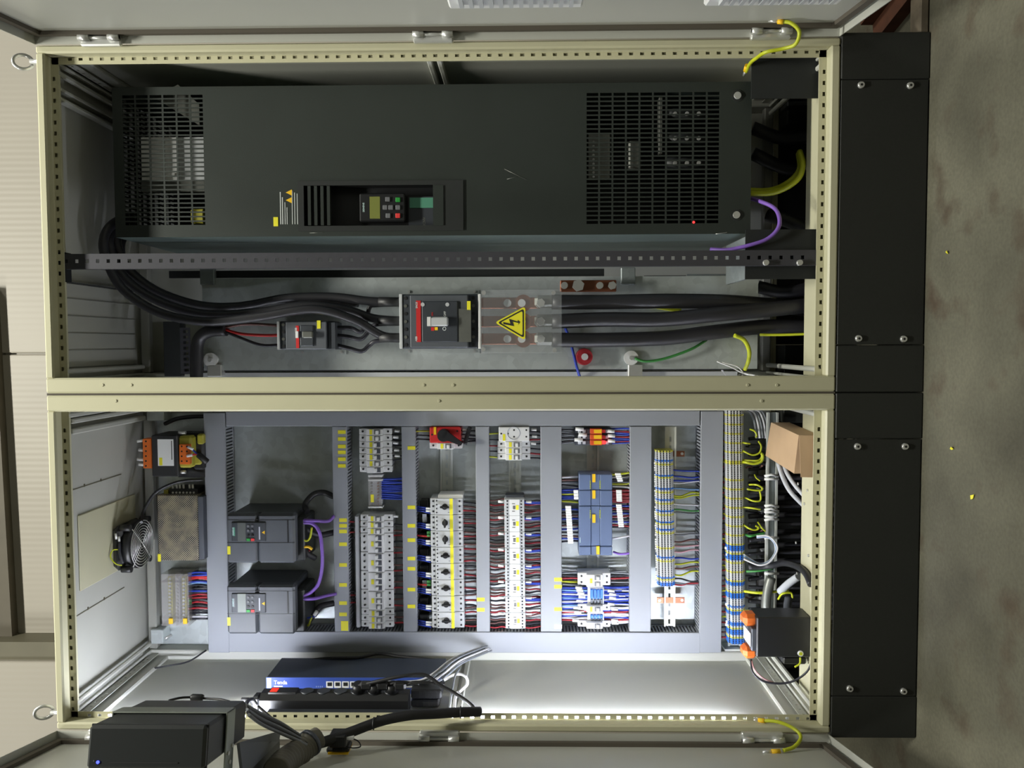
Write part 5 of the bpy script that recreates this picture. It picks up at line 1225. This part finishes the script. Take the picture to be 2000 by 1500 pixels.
# ================================================================== SIDE WALL OF THE LEFT CABINET: network switch, power strip
def PZ(px, py, z):
    d = RR * ((px - 1000) / FPX) + RD * ((py - 750) / FPX) + RF
    return CAMP + d * ((z - CAMP.z) / d.z)
Yn = .20
X0, X1, Z0, Z1 = rect(520, 1324, 862, 1356, Yn); X0 = -.7955
t = thing('network_switch', 'long navy network switch with a blue front on the side wall', 'network switch', ((X0 + X1) / 2, Yn + .07, Z0))
part(MB().cbox(X0, X1, Yn + .003, Yn + .135, Z0, Z1, .0015), 'body', 'switch_body', t)
fr = part(MB().box(X0, X1, Yn, Yn + .003, Z0, Z1), 'front_panel', 'switch_blue', t)
part(MB().pbox(521, 1324.2, 530, 1348, Yn - .0006, Yn), 'end_stripe', 'switch_light', fr)
a = P(535, 1336.5, Yn - .0008)
text('Tenda', 'lettering', 'tag_white', fr, Vector((a.x, Yn - .0008, a.z)), -UP, RIGHT, width=P(535, 1336, Yn).z - P(561, 1336, Yn).z)
part(MB().pbox(535, 1339.5, 552, 1341.5, Yn - .0007, Yn), 'underline', 'tag_white', fr)
for i in range(4): part(MB().pbox(617 + i * 3.8, 1340, 619 + i * 3.8, 1342.5, Yn - .0007, Yn), 'status_light', 'switch_light', fr)
for i in range(8):
    px = 637 + i * 15.5
    if i in (5,): continue
    pt = part(MB().pbox(px, 1331, px + 13.5, 1343.5, Yn - .0008, Yn), 'port', 'tag_white', fr)
    part(MB().pbox(px + 2.5, 1333, px + 11, 1340, Yn - .0012, Yn - .0006), 'port_hole', 'screw_dark', pt)
Ys = .07
X0, X1, Z0, Z1 = rect(506, 1359, 797, 1395, Ys)
t = thing('power_strip', 'black power strip with a glowing red switch on the side wall', 'power strip', ((X0 + X1) / 2, Ys + .02, Z0))
mb = MB(); d_ = .042; w_ = X1 - X0
prof = [(X0, Ys), (X0 + w_ * .72, Ys), (X1, Ys + d_ * .35), (X1, Ys + d_), (X0, Ys + d_)]
mb.prism([(x, y, Z0) for x, y in prof], (0, 0, Z1 - Z0)); part(mb, 'body', 'black_plastic', t)
part(MB().cbox(X0 + .004, X1 - .006, Ys + .004, Ys + d_ - .004, Z1, Z1 + .022, .006), 'end_cap', 'black_plastic', t)
p = P(534, 1347, Ys + .02)
part(MB().cbox(X1 - .004, X1 + .004, Ys + .014, Ys + d_ - .004, p.z - .011, p.z + .009, .002), 'rocker_switch', 'switch_glow', t, 'red glowing rocker switch')
part(MB().cbox(X1 - .003, X1 + .003, Ys + .012, Ys + d_, P(575, 1350, Ys).z, P(520, 1350, Ys).z, .001), 'socket_rail', 'black_plastic', t)
for i in range(6):
    z = P(594 + i * 33, 1350, Ys).z
    part(MB().cyl((X1 - .004, Ys + .027, z), (X1 + .002, Ys + .027, z), .016, 22), 'socket', 'inverter_dark', t)
part(MB().tube([(X0 + .025, Ys + .02, Z1 + .02), (X0 + .025, Ys + .02, Z1 + .05)], .007, 10), 'cable_gland', 'black_rubber', t)
g = 'black plugs in the power strip'
for i, px in enumerate((700, 732, 766)):
    p = P(px, 1348, Ys + .02)
    t = thing('plug', 'black plug pushed into the power strip', 'plug', (X1 + .004, Ys + .025, p.z), g)
    part(MB().cyl((X1 + .004, Ys + .025, p.z), (X1 + .022, Ys + .02, p.z), .017, 18, r2=.013), 'body', 'black_plastic', t)
    part(MB().cbox(X1 + .008, X1 + .03, Ys + .008, Ys + .026, p.z - .036, p.z - .004, .006), 'grip', 'black_plastic', t)
    part(MB().tube(spline([(X1 + .02, Ys + .018, p.z - .034), (X1 + .028, Ys + .016, p.z - .06), (X1 + .022, Ys + .02, p.z - .09 - .02 * i)], 4), .004, 7), 'lead', 'black_rubber', t)
solo(MB().pbox(520, 1394, 800, 1401, .035, .06), 'steel_strip', 'inverter_dark', 'dark steel strip under the power strip along the front post', 'strip')
Ya = .11
for (q, lb) in (((802, 1347, 862, 1366), 'black ribbed power adapter beside the end of the power strip'), ((802, 1368, 858, 1382), 'flat black power adapter between the power strip and the front post')):
    X0, X1, Z0, Z1 = rect(*q, Ya)
    t = thing('power_adapter', lb, 'power adapter', ((X0 + X1) / 2, Ya + .03, Z0))
    part(MB().cbox(X0, X1, Ya, Ya + .06, Z0, Z1, .004), 'body', 'black_plastic', t)
    for i in range(4): part(MB().box(X0 + .003, X1 - .003, Ya - .001, Ya, Z0 + .012 + i * .014, Z0 + .016 + i * .014), 'rib', 'black_plastic', t)
# pale depth rails across the side wall at mid height
for px in (876, 893):
    a = P(px, 1400, .035); part(MB().cbox(-.7955, -.783, .064, .43, a.z - .006, a.z + .006, .002), 'depth_rail', 'inner_paint', CL)
# cables of the switch
g = 'pale data cables by the network switch'
bp_ = spline([P(*q) for q in ((730, 1336, .17), (790, 1338, .155), (840, 1334, .15), (868, 1320, .17), (900, 1294, .24), (935, 1278, .32), (960, 1268, .39))], 5)
for k in range(6):
    off = Vector((.0066 * (k % 3) - .004, -.0045 * (k // 3), .013 * (k // 3))); wv_ = [p + off + Vector((0, 0, .0066 * (k % 3) * min(1, i / 12))) for i, p in enumerate(bp_)]
    solo(MB().tube(wv_[k:], .0028, 6), 'data_cable', 'white_wire' if k % 2 else 'grey_wire', ('white' if k % 2 else 'grey') + ' data cable from the network switch to the plate', 'cable', g + (' white' if k % 2 else ' grey'))
wire('data_cable', [(868, 1328, .16), (890, 1317, .15), (908, 1320, .14), (913, 1335, .13), (902, 1347, .12), (890, 1360, .1), (888, 1385, .06)], .0036, 'white_wire', 'white data cable bent in a hook below the network switch', 'cable', None, 8, 6)
wire('data_cable', [(893, 1352, .1), (908, 1366, .08), (922, 1376, .06), (930, 1388, .04)], .0042, 'white_wire', 'white data cable entering the black sleeve', 'cable', None, 8, 6)
wire('data_cable', [(862, 1385, .05), (876, 1388, .05), (882, 1352, .075), (888, 1322, .115), (897, 1306, .15)], .0028, 'grey_wire', 'grey data cable climbing past the pale depth rails', 'cable', None, 6, 6)
wire('mains_cable', [(690, 1342, .09), (740, 1330, .08), (790, 1320, .08), (830, 1318, .09), (860, 1338, .08), (885, 1352, .07), (915, 1372, .05), (928, 1386, .03)], .0045, 'black_rubber', 'black mains cable arching over the network switch', 'cable', None, 8, 6)
wire('mains_cable', [(600, 1290, .33), (640, 1286, .33), (700, 1284, .33), (740, 1277, .36), (780, 1282, .35), (850, 1290, .33)], .0045, 'black_rubber', 'black cable lying along the back edge of the network switch', 'cable', None, 8, 6)
wire('cable_sleeve', [(938, 1390, .02), (900, 1391, .0), (850, 1394, -.02), (800, 1397, -.04), (745, 1408, -.06), (690, 1428, -.09), (640, 1447, -.12), (610, 1455, -.15)], .0115, 'black_rubber', 'thick black sleeve sweeping from the cabinet to the door', 'sleeve', None, 12, 8)
for q in ((900, 1391, .0), (730, 1413, -.068)):
    solo(MB().ring(P(*q), RR, .0125, .0018, 18, 6), 'cable_tie', 'black_plastic', 'black tie around the thick black sleeve', 'cable tie', 'ties of the black sleeve')
# ================================================================== ON THE LEFT DOOR
pts = spline([P(622, 1440, -.14), P(604, 1452, -.16), P(580, 1478, -.20), P(556, 1520, -.26), P(540, 1570, -.32)], 16)
for p in pts: p.x = max(p.x, -.822 + .203 * -p.y + .031)
rs = [.0245 + (.003 if (i // 2) % 2 else 0) for i in range(len(pts))]
t = thing('conduit', 'grey corrugated conduit carrying cables along the open door', 'conduit', pts[-1])
part(MB().tube(pts[14:], .02, 16, rs=rs[14:]), 'corrugated_tube', 'conduit', t)
part(MB().tube(pts[:16], .023, 16), 'fitting', 'conduit', t)
part(MB().tube([pts[13], pts[17]], .0295, 18), 'collar', 'psu_grey', t)
g = 'black cables from the computer to the conduit'
for k in range(5):
    wire('signal_cable', [(478 + 2 * k, 1376 + 5 * k, -.28 - .008 * k), (510, 1394 + 5 * k, -.22 - .008 * k), (548, 1412 + 5 * k, -.18 - .008 * k), (585, 1436 + 3 * k, -.165 - .008 * k), (600, 1444 + 3 * k, -.165 - .008 * k)], .0036, 'black_rubber' if k % 2 else 'grey_wire', ('black' if k % 2 else 'grey') + ' cable from the black computer to the conduit', 'cable', ('black' if k % 2 else 'grey') + ' ' + g[6:], 7, 6)
wire('signal_cable', [(505, 1380, -.02), (540, 1410, -.08), (580, 1436, -.13), (600, 1448, -.15)], .0032, 'black_rubber', 'thin black cable from the power strip to the conduit', 'cable', None, 7, 6)
wire('mains_cable', [(500, 1376, .06), (492, 1366, .05), (482, 1372, 0), (478, 1385, -.08)], .005, 'black_rubber', 'ribbed black lead at the end of the power strip', 'cable', None, 8, 6)
# the small computer in its strap
o_ = P(174, 1417, -.55)
def local_box(x0, x1, y0, y1, z0, z1, c=.003): return MB().cbox(x0, x1, y0, y1, z0, z1, c)
t = thing('computer', 'small black computer with a blue light, strapped to the open door', 'computer', o_, None, (0, 0, math.radians(12.4)))
part(local_box(-.070, 0, 0, .203, -.199, 0, .005), 'case', 'pc_black', t)
part(local_box(-.071, .0006, .010, .013, -.2, .0008, .001), 'front_seam', 'black_plastic', t)
p = MB().cyl((-.058, .001, -.020), (-.058, -.0012, -.020), .0026, 12); part(p, 'power_light', 'led_blue', t, 'blue glowing light')
part(MB().cyl((-.056, .001, -.013), (-.056, -.0005, -.013), .0012, 8), 'pin_hole', 'dim_metal', t)
part(MB().box(-.0595, -.0575, -.0006, .001, -.155, -.040), 'drive_slot', 'screw_dark', t)
for i in range(4): part(MB().box(-.02 - i * .012, -.014 - i * .012, .203, .206, -.15, -.05), 'port', 'dim_metal', t)
t = thing('mounting_strap', 'bent steel strap holding the black computer to the door', 'bracket', o_, None, (0, 0, math.radians(12.4)))
part(local_box(.001, .0035, .085, .125, -.2045, .004, .0008), 'band', 'pc_strap', t)
part(local_box(-.172, .0035, .085, .125, -.2045, -.2015, .0008), 'leg', 'pc_strap', t)
part(local_box(-.172, .0035, .085, .125, .0012, .004, .0008), 'leg', 'pc_strap', t)
for y, x in ((.095, -.068), (.115, -.060), (.105, -.085)): part(MB().cyl((x, y, -.2045), (x, y, -.2075), .0035, 10), 'screw', 'zinc', t)
t = thing('support_arm', 'dark folded steel arm under the black computer', 'bracket', P(500, 1470, -.3))
A, B, C, D = P(462, 1452, -.44), P(545, 1428, -.12), P(540, 1450, -.14), P(470, 1520, -.46)
part(MB().prism([A, B, C, D], (0, .004, -.004)), 'plate', 'psu_grey', t)
part(MB().prism([B, B + Vector((-.05, 0, 0)), D + Vector((-.05, 0, 0)), D], (0, .004, 0)), 'flange', 'black_steel', t)
wire('signal_cable', [(330, 1368, -.26), (352, 1363, -.24), (372, 1362, -.23), (398, 1364, -.23), (430, 1366, -.24), (448, 1370, -.26)], .0024, 'black_rubber', 'thin black cable with a ferrite behind the computer', 'cable', None, 7, 5)
solo(MB().tube([P(373, 1362, -.23), P(376, 1362, -.23), P(394, 1362.5, -.23), P(397, 1363, -.23)], .007, 14, rs=[.0055, .007, .007, .0055]), 'ferrite', 'black_plastic', 'black ferrite sleeve on the thin cable behind the computer', 'ferrite')
# door contact below the conduit
t = thing('door_contact', 'small black door contact with a yellow base on the left door', 'switch', P(660, 1480, -.1))
part(MB().pbox(641, 1438, 675, 1462, -.12, -.08, c=.003), 'body', 'black_plastic', t)
part(MB().pbox(637, 1462, 681, 1472, -.11, -.07, c=.003), 'base', 'black_steel', t); part(MB().pbox(640, 1471, 680, 1474, -.115, -.07), 'foot', 'yellow_deep', t)
part(MB().pbox(675, 1440, 690, 1445, -.11, -.1), 'connector', 'tag_white', t)
part(MB().tube(spline([P(690, 1443, -.105), P(700, 1448, -.105), P(704, 1458, -.105), P(690, 1461, -.105), P(676, 1458, -.105)], 5), .0015, 6), 'lead', 'black_wire', t)
# ================================================================== BASE OF THE LEFT CABINET
# cable support rail
X0, X1, Z0, Z1 = rect(1497, 806, 1518, 1284, .36)
t = thing('cable_rail', 'pale steel rail holding cables in the cabinet base', 'rail', ((X0 + X1) / 2, .37, Z0))
part(MB().box(X0, X1, .36, .375, Z0, Z0 + .005), 'lip', 'rail_zinc', t); part(MB().box(X0, X1, .36, .375, Z1 - .005, Z1), 'lip', 'rail_zinc', t); part(MB().box(X0, X1, .372, .376, Z0 + .005, Z1 - .005), 'web', 'galv_dull', t)
# black cables from the long terminal strip down into the base
for i in range(24):
    y = 856 + i * 15.2 + rnd.uniform(-2, 2); dy = rnd.uniform(-9, 9); ly = .414 - (i % 2) * .019; r_ = rnd.choice((.005, .006, .0075))
    wire('field_cable', [(1462, y, ly), (1480, y + dy * .3, ly), (1500, y + dy * .6, ly), (1530, y + dy * .8, ly - .01), (1590, y + dy, ly - .03), (1655, y + dy, ly - .05)], r_, 'cable_black', 'black field cable from the long terminal strip into the base', 'cable', 'black field cables in the cabinet base', 8, 4)
for i in range(8):
    y = 872 + i * 42
    wire('field_wire', [(1456, y, YT + .03), (1466, y + rnd.uniform(-4, 4), YT + .03), (1478, y + rnd.uniform(-6, 6), YT + .05), (1490, y + rnd.uniform(-8, 8), .39)], .0028, ('black_wire', 'brown_wire', 'grey_wire')[i % 3], NAME[('black_wire', 'brown_wire', 'grey_wire')[i % 3]] + ' core of a field cable at the long terminal strip', 'wire', ('black', 'brown', 'grey')[i % 3] + ' cable cores', 6, 4)
Z5 = lambda pts, Y: [(1250 + .16 * x, 820 + .16 * y, Y + (.02 if i in (0,) else 0)) for i, (x, y) in enumerate(pts)]
for pts, r_, m_, w_ in (([(1345, 115), (1400, 140), (1425, 190), (1410, 215)], .0026, 'yg', 'curl by the cardboard box'), ([(1250, 275), (1290, 285), (1345, 290)], .0024, 'yg', 'short straight'),
                    ([(1250, 375), (1290, 395), (1380, 430), (1460, 400), (1480, 320), (1445, 260)], .0026, 'yg', 'wide loop'), ([(1250, 490), (1400, 500), (1470, 480), (1490, 420), (1480, 400)], .0026, 'yg', 'upper of the doubled'),
                    ([(1250, 510), (1300, 520), (1400, 535), (1480, 505), (1500, 440), (1480, 410)], .004, 'yg', 'thick doubled'), ([(1400, 670), (1420, 710), (1465, 745)], .002, 'yg', 'little hook'),
                    ([(1330, 790), (1430, 795), (1490, 830), (1480, 860), (1400, 860), (1310, 845)], .0026, 'yg', 'flat closed loop'), ([(1280, 950), (1380, 990), (1460, 990), (1475, 940), (1462, 870)], .0026, 'yg', 'loop rising at its end'),
                    ([(1255, 1065), (1380, 1080), (1470, 1095)], .0026, 'yg', 'nearly straight'), ([(1255, 1275), (1340, 1330), (1410, 1345), (1450, 1320), (1410, 1295)], .0028, 'yg', 'hooked'),
                    ([(1440, 1250), (1480, 1310), (1530, 1360)], .0024, 'yg', 'slanting loose'), ([(1290, 1400), (1340, 1420), (1420, 1405), (1520, 1385)], .0036, 'green', 'green tinted thick')):
    wire('earth_wire', Z5(pts, .365), r_, m_, w_ + ' yellow green earth wire below the long terminal strip', 'wire', None, 6, 6)
for pts, r_, m_, lb in (([(1454, 1155, .365), (1480, 1158, .34), (1510, 1156, .34), (1540, 1152, .35)], .004, 'yg', 'bright yellow earth wire crossing the cable rail'),
                    ([(1454, 1194, .365), (1470, 1194, .34), (1486, 1198, .34)], .004, 'yg', 'short yellow earth wire by the orange terminals'),
                    ([(1458, 1116, .365), (1480, 1115, .35), (1510, 1110, .35)], .0036, 'green', 'green earth wire beside the pale wire loop'),
                    ([(1520, 1170, .3), (1528, 1160, .28), (1545, 1158, .28), (1548, 1168, .28)], .003, 'yg', 'yellow green wire arching by the grey conduit')):
    wire('earth_wire', pts, r_, m_, lb, 'wire', None, 6, 6)
for k, m_ in enumerate(('white_wire', 'lightblue_wire', 'grey_wire', 'white_wire')):
    wire('signal_wire', [(1453, 1083 + 3 * k, .37 - .03 - .0085 * k), (1466, 1092 + 2 * k, .35 - .03 - .0085 * k), (1484, 1101 + k, .335 - .03 - .0085 * k), (1503, 1095 + k, .33 - .03 - .0085 * k), (1515 + k, 1076, .33 - .03 - .0085 * k), (1512 + k, 1060, .335 - .03 - .0085 * k), (1500, 1050 - k, .345 - .03 - .0085 * k), (1478, 1050 - k, .36 - .03 - .0085 * k)], .0024, m_, NAME[m_] + ' wire curling in a big loop over the cable rail', 'wire', 'wires of the pale loop', 6, 6)
for k, x in enumerate((1470, 1476, 1482, 1488, 1494)):
    wire('data_cable', [(x - 14, 800, .40), (x - 4, 806, .40), (x + 4, 826, .39), (x + 8, 856, .38)], .0036, 'white_wire' if k % 2 else 'grey_wire', ('white' if k % 2 else 'grey') + ' cable above the cardboard box next to the middle post', 'cable', ('white' if k % 2 else 'grey') + ' cables above the cardboard box', 7, 5)
for k in range(2):
    wire('grey_cable', [(1520 + 9 * k, 905, .30), (1530 + 9 * k, 935 - 8 * k, .27), (1545 + 8 * k, 962 - 14 * k, .24), (1572, 990 - 20 * k, .22)], .0058, 'tag_grey', 'thick pale grey cable dropping beside the cardboard box', 'cable', 'thick pale grey cables', 10, 6)
zc_ = ZB + .012 + .0088
solo(MB().tube(spline([P(1462, 1108, .35), P(1500, 1106, .34), P(1530, 1100, .28), PZ(1556, 1106, zc_), PZ(1574, 1120, zc_), PZ(1584, 1142, zc_)], 6), .0085, 10), 'power_cable', 'cable_black', 'black cable crossing the cream base plate', 'cable')
wire('grey_conduit', [(1498, 1215, .335), (1496, 1180, .335), (1500, 1150, .335), (1506, 1128, .335)], .013, 'dim_metal', 'grey flexible hose beside the orange terminals', 'hose', None, 12, 6)
wire('grey_cable', [(1524, 1155, .30), (1540, 1140, .26), (1560, 1126, .22)], .010, 'tag_grey', 'thick pale grey cable with a cut end near the hose', 'cable', None, 10, 6)
wire('cable_boot', [(1540, 1168, .24), (1538, 1190, .22), (1545, 1212, .18)], .010, 'psu_grey', 'dark grey cable boot over the edge of the base plate', 'cable', None, 10, 6)
for k in range(9):
    y = (930, 936, 988, 996, 1000, 1008, 1016, 1052, 1120)[k]
    solo(MB().tube([P(1493, y, .352), P(1506, y + rnd.uniform(-3, 3), .35), P(1521, y + rnd.uniform(-3, 3), .353)], .0036, 6), 'cable_tie', 'tag_white', 'white cable tie knotted on the cable rail', 'cable tie', 'white ties on the cable rail')
# cardboard box
zt = .262; cs = [PZ(1506, 825, zt), PZ(1560, 850, zt), PZ(1551, 925, zt), PZ(1495, 890, zt)]
t = thing('cardboard_box', 'small brown cardboard box standing on the cabinet base', 'box', ((cs[0] + cs[2]) / 2).xy.to_3d() + UP * .213)
mb = MB().prism(cs, (0, 0, -(zt - .2135))); part(mb, 'carton', 'cardboard', t)
e1, e2 = cs[1], PZ(1562, 931, zt - .004)
part(MB().prism([e1 + Vector((0, -.003, .0)), e2 + Vector((0, -.006, 0)), e2 + Vector((0, -.012, -.046)), e1 + Vector((0, -.010, -.046))], (0, -.0015, 0)), 'flap', 'cardboard', t)
# black transformer with orange terminals on the base
Yb = .10
X0, X1, Z0, Z1 = rect(1470, 1206, 1575, 1284, Yb)
t = thing('transformer', 'black boxy transformer with orange terminals on the cabinet base', 'transformer', ((X0 + X1) / 2, Yb + .04, .2125))
part(MB().cbox(X0, X1, Yb, Yb + .075, .2125, Z1 - .01, .003), 'core', 'black_plastic', t)
part(MB().pbox(1468, 1228, 1484, 1272, Yb + .004, Yb + .07, c=.002), 'coil', 'psu_grey', t)
a = P(1453, 1222, Yb + .03); 
part(MB().prism([P(1453, 1222, Yb + .03), P(1466, 1238, Yb + .004), P(1466, 1264, Yb + .004), P(1453, 1246, Yb + .03)], (0, .002, 0)), 'label', 'tag_white', t)
for q in ((1452, 1200, 1482, 1224), (1452, 1264, 1480, 1287)):
    X0, X1, Z0, Z1 = rect(*q, Yb + .02); part(MB().cbox(X0, X1, Yb + .015, Yb + .06, Z0, Z1, .009), 'terminal_block', 'orange', t)
p = P(1564, 1277, Yb - .004); b_ = part(MB().cyl(p + IN * .006, p, .0068, 18), 'earth_screw', 'white_plastic', t); part(MB().cyl(p, p - IN * .001, .0042, 14), 'screw_face', 'yg', b_)
part(MB().pbox(1530, 1284, 1575, 1298, Yb + .01, Yb + .06, c=.003), 'foot', 'black_plastic', t)
wire('wire', [(1467, 1288, .12), (1474, 1308, .10), (1490, 1324, .09), (1510, 1333, .09)], .002, 'pink_wire', 'pink wire hanging from the orange terminals on the base')
wire('wire', [(1467, 1288, .12), (1470, 1312, .10), (1490, 1330, .09), (1520, 1335, .08), (1550, 1330, .07), (1576, 1312, .06), (1588, 1286, .05)], .0028, 'black_wire', 'black wire hanging in a wide arc from the orange terminals')
wire('wire', [(1563, 1284, .095), (1562, 1296, .09), (1552, 1303, .09)], .0025, 'yg', 'yellow wire at the earth screw of the boxy transformer')
for x, y in ((1560, 945), (1578, 958), (1572, 984), (1590, 1000), (1556, 1060), (1558, 1120), (1580, 1085)):
    p = PZ(x, y, ZB + .012); part(MB().cyl(p, p + UP * .003, .0035, 10), 'base_screw', 'zinc', CL)
# ================================================================== floor: yellow scraps, rusty steel
for i, (px, py) in enumerate(((1851, 493), (1860, 876), (1900, 971))):
    c = PZ(px, py, .002); a_ = (.4, 1.2, 2.2)[i]; u = Vector((math.cos(a_), math.sin(a_), 0)); v = Vector((-u.y, u.x, 0))
    L = (.005, .006, .008)[i]
    mb = MB().prism([c - u * L - v * .002, c - v * .004 + UP * .003, c + u * L, c + u * L * .6 + v * .003 + UP * .002, c + v * .0035], (0, 0, .0012))
    solo(mb, 'paper_scrap', 'yellow_label', ('small yellow scrap on the floor in front of the drive cabinet', 'tiny curved yellow scrap on the floor close to the breaker cabinet', 'oblong yellow scrap on the floor farther from the plinth')[i], 'scrap')
a, b = PZ(1705, 62, .03), PZ(1775, -30, .03)
d = (b - a).normalized(); n_ = Vector((-d.y, d.x, 0)) * .03
t = thing('steel_bar', 'rusty brown steel bar lying on the floor beside the plinth', 'bar', ((a + b) / 2).xy.to_3d())
part(MB().prism([a + n_, b + n_ + d * .4, b - n_ + d * .4, a - n_], (0, 0, -.03)), 'web', 'rust', t)
part(MB().prism([a + n_, b + n_ + d * .4, b + n_ * .6 + d * .4, a + n_ * .6], (0, 0, .03)), 'flange', 'rust', t)
c = PZ(1790, 44, .02); t = solo(MB().cbox(c.x - .05, c.x + .12, c.y - .02, c.y + .03, .0, .022, .004), 'timber_block', 'timber', 'splintered pale wooden block on the floor beside the plinth', 'wood')
